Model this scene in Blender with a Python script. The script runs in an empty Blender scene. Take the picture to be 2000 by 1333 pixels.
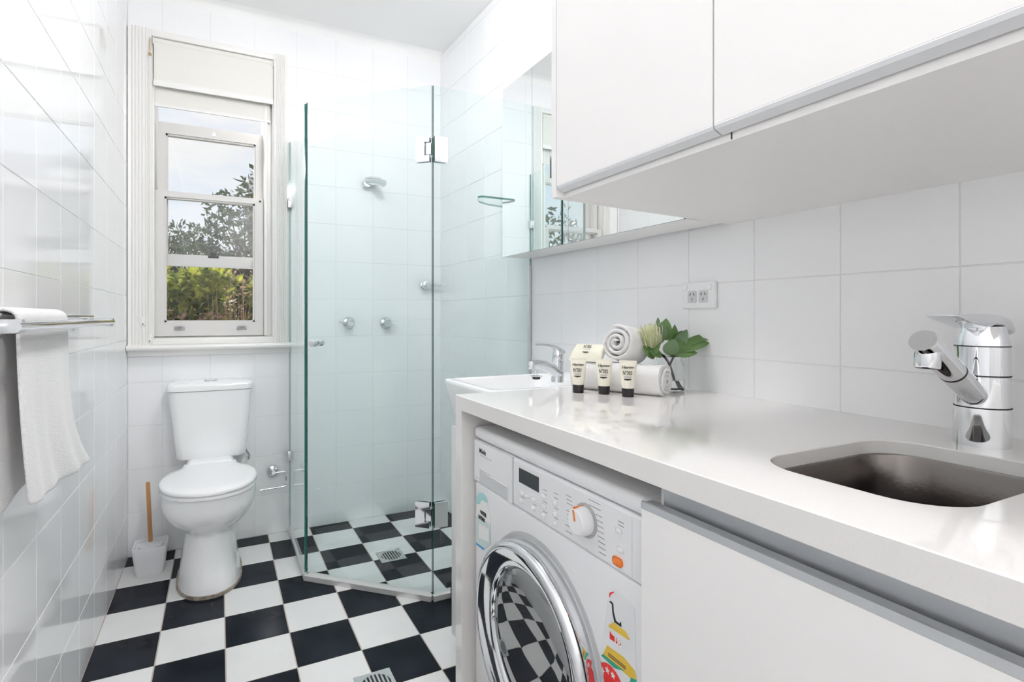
import bpy, bmesh, math, random
from mathutils import Vector, Matrix, noise
random.seed(7)
PI = math.pi
SC = bpy.context.scene
COL = SC.collection

# ---------------------------------------------------------------- camera
F, YAW, U0, V0 = 1030.89, .444, 918.6, 619.13          # pixels of the 2000x1333 frame
CAM = Vector((.382, 0, 1.0834))
cd = bpy.data.cameras.new('camera'); cam = bpy.data.objects.new('camera', cd); COL.objects.link(cam)
cam.location = CAM; cam.rotation_euler = (PI/2, 0, -YAW)
cd.sensor_width = 36; cd.lens = F/2000*36; cd.clip_start = .02
cd.shift_x = (1000-U0)/2000; cd.shift_y = (V0-666.5)/2000
SC.camera = cam

# ---------------------------------------------------------------- light, sky, exposure
SC.view_settings.view_transform = 'Standard'; SC.view_settings.look = 'None'
SC.view_settings.gamma = 1; SC.view_settings.use_curve_mapping = False
SC.view_settings.exposure = 0.50
SC.cycles.use_denoising = True
SC.cycles.caustics_reflective = False; SC.cycles.caustics_refractive = False
SC.cycles.max_bounces = 16; SC.cycles.diffuse_bounces = 8; SC.cycles.glossy_bounces = 8
SC.cycles.transparent_max_bounces = 24; SC.cycles.sample_clamp_indirect = 6

w = bpy.data.worlds.new('sky'); SC.world = w; w.use_nodes = True
nt = w.node_tree; nt.nodes.clear()
def N(t, **k):
    n = nt.nodes.new(t)
    for a, b in k.items(): setattr(n, a, b)
    return n
o_ = N('ShaderNodeOutputWorld'); bg = N('ShaderNodeBackground'); tc = N('ShaderNodeTexCoord'); mp = N('ShaderNodeMapping')
mp.inputs['Scale'].default_value = (1, 1, 3.2); mp.inputs['Location'].default_value = (.35, .1, .62)
nz = N('ShaderNodeTexNoise'); nz.inputs['Scale'].default_value = 3.0; nz.inputs['Detail'].default_value = 8; nz.inputs['Roughness'].default_value = .55
cr = N('ShaderNodeValToRGB'); cr.color_ramp.elements[0].position = .42; cr.color_ramp.elements[0].color = (.66, .78, .96, 1)
cr.color_ramp.elements[1].position = .60; cr.color_ramp.elements[1].color = (1.0, .99, .98, 1)
for a, b in ((tc.outputs['Generated'], mp.inputs[0]), (mp.outputs[0], nz.inputs[0]), (nz.outputs['Fac'], cr.inputs[0]), (cr.outputs[0], bg.inputs[0]), (bg.outputs[0], o_.inputs[0])):
    nt.links.new(a, b)
sx_ = N('ShaderNodeSeparateXYZ'); mr = N('ShaderNodeMapRange'); mr.inputs['From Min'].default_value = .02; mr.inputs['From Max'].default_value = .42
mr.inputs['To Min'].default_value = .85; mr.inputs['To Max'].default_value = .0
hz = N('ShaderNodeMixRGB'); hz.inputs[2].default_value = (1, 1, 1, 1)
for a, b in ((tc.outputs['Generated'], sx_.inputs[0]), (sx_.outputs[2], mr.inputs[0]), (mr.outputs[0], hz.inputs[0]), (cr.outputs[0], hz.inputs[1]), (hz.outputs[0], bg.inputs[0])): nt.links.new(a, b)
bg.inputs[1].default_value = .68

sd = bpy.data.lights.new('sun', 'SUN'); sd.energy = 5.5; sd.angle = .009; sd.color = (1, .95, .87)
so = bpy.data.objects.new('sun', sd); COL.objects.link(so); so.location = (-4, 8, 6)
so.rotation_euler = Vector((.9, -1, -1.07)).to_track_quat('-Z', 'Y').to_euler()

FILL_LAMPS = [((.92, 1.48, 2.50), 26), ((1.0, -.78, 2.50), 50)]       # two unseen ceiling lamps added to brighten the room (built further down)

# ---------------------------------------------------------------- helpers
def ray(u, v):
    fw = Vector((math.sin(YAW), math.cos(YAW), 0)); rt = Vector((math.cos(YAW), -math.sin(YAW), 0))
    return fw + rt*((u-U0)/F) + Vector((0, 0, 1))*((V0-v)/F)
def onplane(u, v, ax, val):
    d = ray(u, v); return CAM + d*((val-CAM[ax])/d[ax])
PX = lambda u, v, x: onplane(u, v, 0, x)
PY = lambda u, v, y: onplane(u, v, 1, y)
PZ = lambda u, v, z: onplane(u, v, 2, z)

def mat(name, color=(.8, .8, .8), rough=.5, metal=0., spec=.5, ior=1.5, coat=0., bump=None, mix=None, trans=0., sheen=0., emit=None, aniso=0.):
    m = bpy.data.materials.new(name); m.use_nodes = True; t = m.node_tree; b = t.nodes['Principled BSDF']
    b.inputs['Base Color'].default_value = (*color, 1); b.inputs['Roughness'].default_value = rough
    b.inputs['Metallic'].default_value = metal; b.inputs['IOR'].default_value = ior
    b.inputs['Specular IOR Level'].default_value = spec; b.inputs['Coat Weight'].default_value = coat
    b.inputs['Coat Roughness'].default_value = .03
    b.inputs['Transmission Weight'].default_value = trans; b.inputs['Sheen Weight'].default_value = sheen
    if aniso: b.inputs['Anisotropic'].default_value = aniso
    if emit: b.inputs['Emission Color'].default_value = (*emit[0], 1); b.inputs['Emission Strength'].default_value = emit[1]
    if bump or mix:
        c = t.nodes.new('ShaderNodeTexCoord'); mpn = t.nodes.new('ShaderNodeMapping'); t.links.new(c.outputs['Object'], mpn.inputs[0])
    if mix:      # (scale, second colour, contrast lo, hi, stretch)
        n = t.nodes.new('ShaderNodeTexNoise'); n.inputs['Scale'].default_value = mix[0]; n.inputs['Detail'].default_value = 4
        mpn.inputs['Scale'].default_value = mix[4] if len(mix) > 4 else (1, 1, 1)
        t.links.new(mpn.outputs[0], n.inputs[0])
        r = t.nodes.new('ShaderNodeValToRGB'); r.color_ramp.elements[0].position = mix[2]; r.color_ramp.elements[1].position = mix[3]
        r.color_ramp.elements[0].color = (*color, 1); r.color_ramp.elements[1].color = (*mix[1], 1)
        t.links.new(n.outputs['Fac'], r.inputs[0]); t.links.new(r.outputs[0], b.inputs['Base Color'])
    if bump:     # (scale, strength, distance)
        n2 = t.nodes.new('ShaderNodeTexNoise'); n2.inputs['Scale'].default_value = bump[0]; n2.inputs['Detail'].default_value = 3
        t.links.new(mpn.outputs[0], n2.inputs[0]); bp = t.nodes.new('ShaderNodeBump')
        bp.inputs['Strength'].default_value = bump[1]; bp.inputs['Distance'].default_value = bump[2]
        t.links.new(n2.outputs['Fac'], bp.inputs['Height']); t.links.new(bp.outputs[0], b.inputs['Normal'])
    return m

def thin_glass(name, tint, ior=1.5, gloss=(1, 1, 1)):
    m = bpy.data.materials.new(name); m.use_nodes = True; t = m.node_tree; t.nodes.clear()
    o = t.nodes.new('ShaderNodeOutputMaterial'); x = t.nodes.new('ShaderNodeMixShader'); f = t.nodes.new('ShaderNodeFresnel')
    tr = t.nodes.new('ShaderNodeBsdfTransparent'); g = t.nodes.new('ShaderNodeBsdfGlossy')
    f.inputs[0].default_value = ior; tr.inputs[0].default_value = (*tint, 1); g.inputs[0].default_value = (*gloss, 1); g.inputs['Roughness'].default_value = .0
    ge = t.nodes.new('ShaderNodeNewGeometry'); mm = t.nodes.new('ShaderNodeMath'); mm.operation = 'SUBTRACT'; mm.inputs[0].default_value = 1.0
    m2 = t.nodes.new('ShaderNodeMath'); m2.operation = 'MULTIPLY'          # reflect only on the way in, so that a pane of two faces stays clear
    t.links.new(ge.outputs['Backfacing'], mm.inputs[1]); t.links.new(f.outputs[0], m2.inputs[0]); t.links.new(mm.outputs[0], m2.inputs[1])
    t.links.new(m2.outputs[0], x.inputs[0]); t.links.new(tr.outputs[0], x.inputs[1]); t.links.new(g.outputs[0], x.inputs[2]); t.links.new(x.outputs[0], o.inputs[0])
    return m

def leafmat(name, c1, c2, trans=.45, scale=3.):
    m = mat(name, c1, .45, mix=(scale, c2, .35, .65)); t = m.node_tree; b = t.nodes['Principled BSDF']
    o = [n for n in t.nodes if n.type == 'OUTPUT_MATERIAL'][0]; x = t.nodes.new('ShaderNodeMixShader'); tl = t.nodes.new('ShaderNodeBsdfTranslucent')
    r = [n for n in t.nodes if n.type == 'VALTORGB'][0]; t.links.new(r.outputs[0], tl.inputs[0])
    x.inputs[0].default_value = trans; t.links.new(b.outputs[0], x.inputs[1]); t.links.new(tl.outputs[0], x.inputs[2]); t.links.new(x.outputs[0], o.inputs[0])
    return m

MT = dict(
    tile=mat('white_glazed_tile', (.875, .88, .89), .06, spec=.55),
    grout=mat('wall_grout', (.80, .80, .79), .8),
    ftw=mat('white_floor_tile', (.80, .80, .79), .22, mix=(6, (.76, .76, .75), .4, .7)),
    ftb=mat('black_floor_tile', (.008, .011, .016), .14, spec=.08, mix=(5, (.018, .022, .03), .4, .7)),
    fgrout=mat('floor_grout', (.50, .43, .38), .8),
    paint=mat('white_paint', (.88, .88, .87), .6),
    gloss=mat('white_gloss_paint', (.84, .83, .81), .3),
    sash=mat('pale_grey_sash_paint', (.68, .665, .65), .4),
    ceramic=mat('white_ceramic', (.88, .885, .89), .04, spec=.6, coat=.3),
    seat=mat('white_seat_plastic', (.88, .885, .89), .08),
    stain=mat('stained_silicone', (.36, .32, .27), .7, mix=(40, (.20, .16, .12), .4, .65)),
    chrome=mat('chrome', (.78, .79, .81), .05, 1.),
    satin=mat('satin_metal', (.70, .70, .70), .28, 1.),
    alu=mat('anodised_aluminium', (.62, .635, .655), .42, .75),
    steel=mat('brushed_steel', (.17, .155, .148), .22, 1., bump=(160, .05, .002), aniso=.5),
    stone=mat('pale_composite_stone', (.775, .755, .735), .045, spec=.75, mix=(420, (.75, .73, .71), .45, .75)),
    edge=mat('pale_metal_edge', (.74, .75, .765), .4),
    sill=mat('pale_satin_metal', (.72, .71, .70), .3, .35),
    lam=mat('white_laminate', (.86, .845, .83), .32),
    lamdark=mat('shadow_gap_board', (.10, .075, .06), .7),
    mirror=mat('mirror_silver', (.93, .95, .95), .0, 1.),
    mirredge=mat('mirror_edge', (.10, .16, .16), .2),
    towel=mat('white_terry', (.88, .87, .865), .95, sheen=.4, bump=(420, .7, .004)),
    wood=mat('bamboo', (.46, .22, .08), .45, mix=(14, (.58, .30, .12), .35, .7, (1, 1, .08))),
    plastic=mat('white_plastic', (.86, .865, .875), .3),
    matplastic=mat('frosted_white_plastic', (.82, .83, .85), .4),
    enamel=mat('white_enamel', (.84, .845, .855), .13, spec=.6),
    greyplas=mat('grey_plastic', (.42, .42, .42), .4),
    lightgrey=mat('light_grey_plastic', (.62, .63, .64), .35),
    dark=mat('dark_gap', (.03, .03, .03), .6),
    black=mat('black_plastic', (.012, .010, .012), .3),
    lcd=mat('dark_display', (.035, .045, .048), .12),
    orange=mat('orange_plastic', (.85, .22, .03), .3),
    doorglass=mat('dark_door_glass', (.035, .038, .042), .01, spec=1., ior=2.4),
    ink=mat('black_ink', (.02, .02, .02), .6),
    greyink=mat('grey_ink', (.35, .35, .36), .6),
    red=mat('red_print', (.80, .03, .03), .4), yellow=mat('yellow_print', (.78, .52, .06), .4), green=mat('green_print', (.02, .38, .26), .4),
    teal=mat('pale_teal_print', (.38, .66, .68), .4), mint=mat('pale_mint_print', (.62, .74, .72), .4), blue=mat('blue_print', (.06, .38, .68), .4), paper=mat('white_paper', (.86, .86, .85), .5),
    cream=mat('cream_tube', (.82, .78, .66), .3),
    sachet=mat('cream_paper_sachet', (.78, .76, .63), .5),
    blind=mat('cream_blind_fabric', (.78, .765, .72), .8, bump=(300, .15, .001)),
    brass=mat('old_brass', (.55, .38, .18), .35, 1.),
    glass=thin_glass('green_tinted_glass', (.950, .984, .980)),
    pane=thin_glass('window_pane_glass', (.98, .985, .985)),
    clear=mat('clear_jar_glass', (.97, .985, .98), .0, trans=1., ior=1.48),
    water=mat('water', (.97, .98, .975), .0, trans=1., ior=1.33),
    gedge=mat('green_glass_edge', (.03, .20, .17), .08, spec=.8),
    gedged=mat('dark_green_glass_edge', (.006, .035, .032), .08, spec=.8),
    leafA=leafmat('hedge_leaf', (.035, .075, .012), (.46, .48, .07), .55, 8),
    leafB=leafmat('tree_leaf', (.035, .06, .035), (.10, .13, .07), .35, 1.5),
    leafC=leafmat('gum_leaf', (.10, .20, .055), (.17, .28, .10), .3, 14),
    leafD=leafmat('grey_green_leaf', (.16, .26, .14), (.22, .32, .17), .3, 14),
    bract=leafmat('protea_bract', (.50, .55, .28), (.66, .68, .42), .3, 30),
    hair=mat('cream_protea_hair', (.78, .74, .55), .6),
    stem=mat('brown_stem', (.09, .05, .04), .6),
    bark=mat('bark', (.10, .075, .055), .8),
    dry=leafmat('dry_grass', (.34, .20, .13), (.46, .31, .22), .3, 3),
    soil=mat('garden_soil', (.16, .11, .075), .9, mix=(3, (.24, .18, .12), .4, .6)),
    house=mat('pale_render', (.78, .80, .82), .8),
    roof=mat('slate_roof', (.22, .23, .25), .7),
)

def finish(name, bm, m, parent=None, smooth=35, kind=None):
    bmesh.ops.recalc_face_normals(bm, faces=bm.faces) if smooth is not None else None
    me = bpy.data.meshes.new(name); bm.to_mesh(me); bm.free()
    if smooth:
        me.shade_smooth()
        try: me.set_sharp_from_angle(angle=math.radians(smooth))
        except Exception: pass
    for x in (m if isinstance(m, (list, tuple)) else [m]): me.materials.append(x if not isinstance(x, str) else MT[x])
    return link(name, me, parent, kind)
def link(name, me, parent=None, kind=None):
    o = bpy.data.objects.new(name, me); COL.objects.link(o)
    setpar(o, parent)
    if kind: o['kind'] = kind
    return o
def setpar(o, p):
    if p is None: return
    o.parent = p
    if p.type == 'EMPTY': o.matrix_parent_inverse = Matrix.Translation(p.location).inverted()
def tag(o, label, cat, group=None, kind=None):
    o['label'] = label; o['category'] = cat
    if group: o['group'] = group
    if kind: o['kind'] = kind
    return o
def thing(name, label, cat, loc, group=None):
    o = bpy.data.objects.new(name, None); COL.objects.link(o); o.location = loc; o.empty_display_size = .03
    return tag(o, label, cat, group)
def struct(o):
    o['kind'] = 'structure'; return o

def box(bm, x0, x1, y0, y1, z0, z1, bev=0, seg=2, mi=0):
    vs = [bm.verts.new(p) for p in ((x0, y0, z0), (x1, y0, z0), (x1, y1, z0), (x0, y1, z0), (x0, y0, z1), (x1, y0, z1), (x1, y1, z1), (x0, y1, z1))]
    fs = [bm.faces.new([vs[i] for i in q]) for q in ((3, 2, 1, 0), (4, 5, 6, 7), (0, 1, 5, 4), (1, 2, 6, 5), (2, 3, 7, 6), (3, 0, 4, 7))]
    for f in fs: f.material_index = mi
    if bev:
        bmesh.ops.bevel(bm, geom=list({e for f in fs for e in f.edges}), offset=bev, segments=seg, profile=.5, affect='EDGES')
    return fs
def bbox(name, b, m, parent=None, bev=0, seg=2, kind=None):
    bm = bmesh.new(); box(bm, *b, bev, seg); return finish(name, bm, m, parent, 35, kind)
def catmull(pts, n=6, closed=False):
    P = [Vector(p) for p in pts]; out = []; k = len(P)
    for i in range(k if closed else k-1):
        a = P[(i-1) % k] if closed or i > 0 else P[0]*2-P[1]; b = P[i]; c = P[(i+1) % k]; d = P[(i+2) % k] if closed or i+2 < k else P[-1]*2-P[-2]
        for j in range(n):
            t = j/n; out.append(.5*((2*b)+(-a+c)*t+(2*a-5*b+4*c-d)*t*t+(-a+3*b-3*c+d)*t**3))
    if not closed: out.append(P[-1])
    return out
def tube(bm, path, r, seg=12, caps=True, mi=0, squash=None):
    path = [Vector(p) for p in path]; rs = r if isinstance(r, (list, tuple)) else [r]*len(path)
    rings = []; up = None
    for i, p in enumerate(path):
        d = (path[min(i+1, len(path)-1)]-path[max(i-1, 0)]).normalized()
        if up is None: up = d.orthogonal().normalized() if abs(d.z) > .95 else Vector((0, 0, 1))
        s = d.cross(up).normalized(); up = s.cross(d).normalized()
        rings.append([bm.verts.new(p+(s*math.cos(a)*(squash or 1)+up*math.sin(a))*rs[i]) for a in (2*PI*k/seg for k in range(seg))])
    loft(bm, rings, caps, mi); return rings
def loft(bm, rings, caps=True, mi=0, closed=True):
    n = len(rings[0])
    for a, b in zip(rings, rings[1:]):
        for k in range(n if closed else n-1):
            f = bm.faces.new((a[k], a[(k+1) % n], b[(k+1) % n], b[k])); f.material_index = mi
    if caps:
        f = bm.faces.new(list(reversed(rings[0]))); f.material_index = mi
        f = bm.faces.new(rings[-1]); f.material_index = mi
def lathe(bm, prof, origin, axis=(0, 0, 1), seg=32, caps=True, mi=0):
    """prof: (radius, height along axis)"""
    ax = Vector(axis).normalized(); s = ax.orthogonal().normalized(); t = ax.cross(s); o = Vector(origin); rings = []
    for r, h in prof:
        r = max(r, 1e-5)
        rings.append([bm.verts.new(o+ax*h+(s*math.cos(2*PI*k/seg)+t*math.sin(2*PI*k/seg))*r) for k in range(seg)])
    loft(bm, rings, caps, mi)
def prism(bm, pts, d, mi=0):
    d = Vector(d); a = [bm.verts.new(Vector(p)) for p in pts]; b = [bm.verts.new(Vector(p)+d) for p in pts]
    loft(bm, [a, b], True, mi)
def rrect(cx, cy, hx, hy, r, n=6):
    out = []
    for sx, sy, a0 in ((1, 1, 0), (-1, 1, PI/2), (-1, -1, PI), (1, -1, 3*PI/2)):
        for k in range(n+1):
            a = a0+PI/2*k/n; out.append((cx+sx*(hx-r)+r*math.cos(a), cy+sy*(hy-r)+r*math.sin(a)))
    return out
def text(name, s, size, origin, right, up, m, parent, ext=.00015, align='LEFT', sx=1., bold=0., shear=0.):
    c = bpy.data.curves.new(name, 'FONT'); c.body = s; c.size = size; c.align_x = align; c.extrude = ext; c.resolution_u = 3; c.offset = bold; c.shear = shear
    o = bpy.data.objects.new(name, c); COL.objects.link(o)
    me = bpy.data.meshes.new_from_object(o.evaluated_get(bpy.context.evaluated_depsgraph_get()))
    bpy.data.objects.remove(o); bpy.data.curves.remove(c)
    R = Vector(right).normalized(); U = Vector(up).normalized(); n = R.cross(U)
    me.transform(Matrix(((R.x*sx, U.x, n.x, origin[0]), (R.y*sx, U.y, n.y, origin[1]), (R.z*sx, U.z, n.z, origin[2]), (0, 0, 0, 1))))
    me.materials.clear(); me.materials.append(MT[m]); me.name = name
    return link(name, me, parent)
def flat(name, pts, d, m, parent):
    bm = bmesh.new(); prism(bm, pts, d); return finish(name, bm, m, parent, 0)

# ---------------------------------------------------------------- the setting
XL, XR, YB, YF, ZC = .01, 1.572, 2.805, -1.25, 2.58
G = .0016                                   # tile thickness proud of the grout bed
def subtract(r, h):
    x0, x1, y0, y1 = r; a0, a1, b0, b1 = h
    if a0 >= x1 or a1 <= x0 or b0 >= y1 or b1 <= y0: return [r]
    out = []
    if y0 < b0: out.append((x0, x1, y0, b0))
    if y1 > b1: out.append((x0, x1, b1, y1))
    lo, hi = max(y0, b0), min(y1, b1)
    if x0 < a0: out.append((x0, a0, lo, hi))
    if x1 > a1: out.append((a1, x1, lo, hi))
    return [q for q in out if q[1]-q[0] > .004 and q[3]-q[2] > .004]
_tc = {}
def tile_mesh(w, h, m, t=G, ch=.0008):
    k = (round(w, 4), round(h, 4), m)
    if k not in _tc:
        bm = bmesh.new(); a = [bm.verts.new((sx*w/2, sy*h/2, -.001)) for sx, sy in ((-1, -1), (1, -1), (1, 1), (-1, 1))]
        b = [bm.verts.new((sx*w/2, sy*h/2, t-ch)) for sx, sy in ((-1, -1), (1, -1), (1, 1), (-1, 1))]
        c = [bm.verts.new((sx*(w/2-ch), sy*(h/2-ch), t)) for sx, sy in ((-1, -1), (1, -1), (1, 1), (-1, 1))]
        loft(bm, [a, b, c]); me = bpy.data.meshes.new('tile'); bm.normal_update(); bm.to_mesh(me); bm.free(); me.materials.append(MT[m]); _tc[k] = me
    return _tc[k]
def tiles(parent, ue, ve, frame, mfun, gap, holes=(), tilt=.0003, name='tile'):
    """ue, ve: edge positions; frame(u, v) -> (origin, U, V, N)"""
    for i, (u0, u1) in enumerate(zip(ue, ue[1:])):
        for j, (v0, v1) in enumerate(zip(ve, ve[1:])):
            rs = [(u0+gap/2, u1-gap/2, v0+gap/2, v1-gap/2)]
            for h in holes: rs = [q for r in rs for q in subtract(r, h)]
            if not rs: continue
            m = mfun(i, j)
            if len(rs) == 1:
                r = rs[0]; me = tile_mesh(r[1]-r[0], r[3]-r[2], m); cu, cv = (r[0]+r[1])/2, (r[2]+r[3])/2
            else:
                cu, cv = (u0+u1)/2, (v0+v1)/2; bm = bmesh.new()
                for r in rs: box(bm, r[0]-cu, r[1]-cu, r[2]-cv, r[3]-cv, -.001, G)
                me = bpy.data.meshes.new(name); bm.to_mesh(me); bm.free(); me.materials.append(MT[m])
            o, U, V, Nn = frame(cu, cv)
            mx = Matrix(((U[0], V[0], Nn[0], o[0]), (U[1], V[1], Nn[1], o[1]), (U[2], V[2], Nn[2], o[2]), (0, 0, 0, 1)))
            ob = bpy.data.objects.new(name, me); COL.objects.link(ob); ob.parent = parent
            ob.matrix_local = mx @ Matrix.Rotation(random.uniform(-tilt, tilt), 4, 'X') @ Matrix.Rotation(random.uniform(-tilt, tilt), 4, 'Y')

# floor
fl = struct(bbox('floor', (-.2, 1.8, YF-.1, 3.06, -.12, -G), 'fgrout'))
ue = [XL]+[.2*i for i in range(1, 8)]+[XR]
ve = [YF]+[2.9-.2*r for r in range(20, 0, -1)]+[YB]
DR = [(1.085, 2.315, .058), (.800, 1.522, .056)]
tiles(fl, ue, ve, lambda u, v: ((u, v, -G), (1, 0, 0), (0, 1, 0), (0, 0, 1)),
      lambda i, j: 'ftb' if (i+(len(ve)-2-j)) % 2 == 0 else 'ftw', .0035, [(x-s, x+s, y-s, y+s) for x, y, s in DR], .0006, 'floor_tile')
# walls
rows = [.196*k for k in range(14)]+[ZC]
wl = struct(bbox('wall_left', (-.15, XL-G, YF-.1, 3.06, -.1, ZC), 'grout'))
yl = [YF]+[round(2.80-.2045*k, 4) for k in range(19, -1, -1)]
yl = sorted({YF, YB, *[y for y in (2.715-.2035*k for k in range(0, 20)) if YF+.03 < y]})
tiles(wl, yl, rows, lambda u, v: ((XL-G, u, v), (0, 1, 0), (0, 0, 1), (1, 0, 0)), lambda i, j: 'tile', .0020)
WIN = (.10, .632, .97, 2.372)
bm = bmesh.new()
for b in ((-.15, WIN[0], 2.805+G, 3.06, -.1, ZC), (WIN[1], 1.8, 2.805+G, 3.06, -.1, ZC), (WIN[0], WIN[1], 2.805+G, 3.06, -.1, WIN[2]), (WIN[0], WIN[1], 2.805+G, 3.06, WIN[3], ZC)): box(bm, *b)
wb = struct(finish('wall_back', bm, 'grout', None, 0))
xb = [XL]+[.146+.1972*k for k in range(7)]+[1.53]
tiles(wb, xb, rows, lambda u, v: ((u, YB+G, v), (1, 0, 0), (0, 0, 1), (0, -1, 0)), lambda i, j: 'tile', .0019, [(.02, .685, .93, 2.385)])
# right wall: straight along the bench, drawing in a little towards the shower corner
YBEND, XEND = 1.474, 1.527
bm = bmesh.new(); prism(bm, [(XR+G, YF-.1, -.1), (XR+G, YBEND, -.1), (XEND+G, YB+G, -.1), (XEND+G, 3.06, -.1), (1.9, 3.06, -.1), (1.9, YF-.1, -.1)], (0, 0, ZC+.1))
wr = struct(finish('wall_right', bm, 'grout', None, 0))
yr = sorted([YF]+[y for y in (1.474-.2*k for k in range(14)) if y > YF+.03])
rr = [.1955*k for k in range(14)]+[ZC]
tiles(wr, yr, rr, lambda u, v: ((XR+G, u, v), (0, -1, 0), (0, 0, 1), (-1, 0, 0)), lambda i, j: 'tile', .0020, [(YF, .90, 1.40, ZC)])
L = math.hypot(XR-XEND, YB-YBEND); du = Vector((XEND-XR, YB-YBEND, 0)).normalized(); dn = Vector((-du.y, du.x, 0))
ys = [.2*k for k in range(7)]+[L]
tiles(wr, ys, rr, lambda u, v: ((XR+G+du.x*u, YBEND+du.y*u, v), -du, (0, 0, 1), dn), lambda i, j: 'tile', .0020)
# wall behind the camera, with a plain closed door
struct(bbox('wall_front', (-.15, 1.9, YF-.1, YF, -.1, ZC), 'paint'))
struct(bbox('door_1', (.12, .92, YF, YF+.02, 0, 2.04), 'gloss', None, .004))
struct(bbox('ceiling', (-.15, 1.9, YF-.1, 3.06, ZC, ZC+.1), 'paint'))
bm = bmesh.new()     # small coved cornice
for path in ([(XL, YF, 0), (XL, YB, 0), (XEND, YB, 0)],):
    prof = [(0, -.045), (.008, -.02), (.022, -.006), (.045, 0)]
    r1 = [bm.verts.new((XL+a, YF, ZC+b)) for a, b in prof]; r2 = [bm.verts.new((XL+a, YB-a, ZC+b)) for a, b in prof]; r3 = [bm.verts.new((XEND, YB-a, ZC+b)) for a, b in prof]
    loft(bm, [r1, r2, r3], False, 0, False)
struct(finish('trim_1', bm, 'paint', None, 60))

# ---------------------------------------------------------------- window
win = struct(bpy.data.objects.new('window_1', None)); COL.objects.link(win); win.location = (.35, 2.86, .96)
def reeded(name, x0, x1, z0, z1, n=5):
    bm = bmesh.new(); W = x1-x0; pts = [(x0, 2.806), (x0, 2.786)]
    for k in range(n):
        a, b = x0+W*(.14+.72*k/n), x0+W*(.14+.72*(k+1)/n)
        for q in range(5): t = q/4; pts.append((a+(b-a)*t, 2.789-.006*math.sin(PI*t)))
    pts += [(x1, 2.786), (x1, 2.806)]
    prism(bm, [(x, y, z0) for x, y in pts], (0, 0, z1-z0)); return finish(name, bm, 'gloss', win, 30)
reeded('casing', .0125, .104, .955, 2.392); reeded('casing', .628, .690, .955, 2.392)
bbox('casing', (.104, .628, 2.786, 2.806, 2.362, 2.392), 'gloss', win, .003)
bbox('jamb', (.094, .108, 2.80, 3.05, .98, 2.372), 'gloss', win); bbox('jamb', (.622, .636, 2.80, 3.05, .98, 2.372), 'gloss', win)
bbox('jamb', (.585, .624, 2.835, 3.05, .98, 2.372), 'gloss', win, .003)
bbox('head_jamb', (.10, .632, 2.80, 3.05, 2.364, 2.376), 'gloss', win)
bbox('stop_bead', (.584, .600, 2.815, 2.842, .99, 2.362), 'gloss', win, .003); bbox('stop_bead', (.106, .112, 2.815, 2.842, .99, 2.362), 'gloss', win, .002)
bm = bmesh.new()     # sill board with rounded nose and apron moulding
pr = [(2.81, .955), (2.752, .955), (2.744, .951), (2.741, .943), (2.744, .935), (2.752, .931), (2.775, .928), (2.782, .915), (2.786, .905), (2.81, .90)]
prism(bm, [(.0115, y, z) for y, z in pr], (.690, 0, 0)); finish('window_sill', bm, 'gloss', win, 30)
bbox('inner_sill', (.104, .628, 2.80, 2.862, .955, .985), 'gloss', win, .003); bbox('outer_sill', (.07, .66, 2.86, 3.12, .94, .992), 'gloss', win, .004)
def sash(name, x0, x1, z0, z1, gx0, gx1, gz0, gz1, y0, y1):
    bm = bmesh.new()
    for b in ((x0, gx0, y0, y1, z0, z1), (gx1, x1, y0, y1, z0, z1), (gx0, gx1, y0, y1, z0, gz0), (gx0, gx1, y0, y1, gz1, z1)): box(bm, *b)
    bd = .008      # glazing beads
    for b in ((gx0, gx0+bd, y0+.008, y1, gz0, gz1), (gx1-bd, gx1, y0+.008, y1, gz0, gz1), (gx0, gx1, y0+.008, y1, gz0, gz0+bd), (gx0, gx1, y0+.008, y1, gz1-bd, gz1)): box(bm, *b)
    s = finish(name, bm, 'sash', win, 0)
    bbox('pane', (gx0, gx1, (y0+y1)/2+.004, (y0+y1)/2+.008, gz0, gz1), 'pane', s); return s
ls = sash('lower_sash', .112, .583, .992, 1.675, .150, .543, 1.058, 1.648, 2.845, 2.880)
us = sash('upper_sash', .118, .586, 1.328, 2.010, .152, .549, 1.376, 1.958, 2.888, 2.922)
for x in (.212, .482):
    bm = bmesh.new(); box(bm, x-.022, x+.022, 2.840, 2.845, 1.020, 1.038, .0015); box(bm, x-.012, x+.012, 2.824, 2.842, 1.034, 1.040, .001)
    finish('sash_lift', bm, 'greyplas', ls)
bm = bmesh.new(); box(bm, .332, .380, 2.884, 2.912, 1.372, 1.384, .002); box(bm, .342, .371, 2.884, 2.910, 1.384, 1.402, .003); finish('sash_lock', bm, 'black', us)
bm = bmesh.new(); prism(bm, [(.347, 2.886, 1.972), (.372, 2.886, 1.972), (.3595, 2.886, 1.999)], (0, .003, 0)); prism(bm, [(.3545, 2.8855, 1.976), (.3645, 2.8855, 1.976), (.3595, 2.8855, 1.989)], (0, .001, 0)); finish('sash_hook', bm, 'satin', us, 0)
bm = bmesh.new(); lathe(bm, [(.005, 0), (.005, .006)], (.567, 2.846, 1.662), (0, -1, 0), 12); finish('sash_screw', bm, 'dark', ls)

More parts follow.
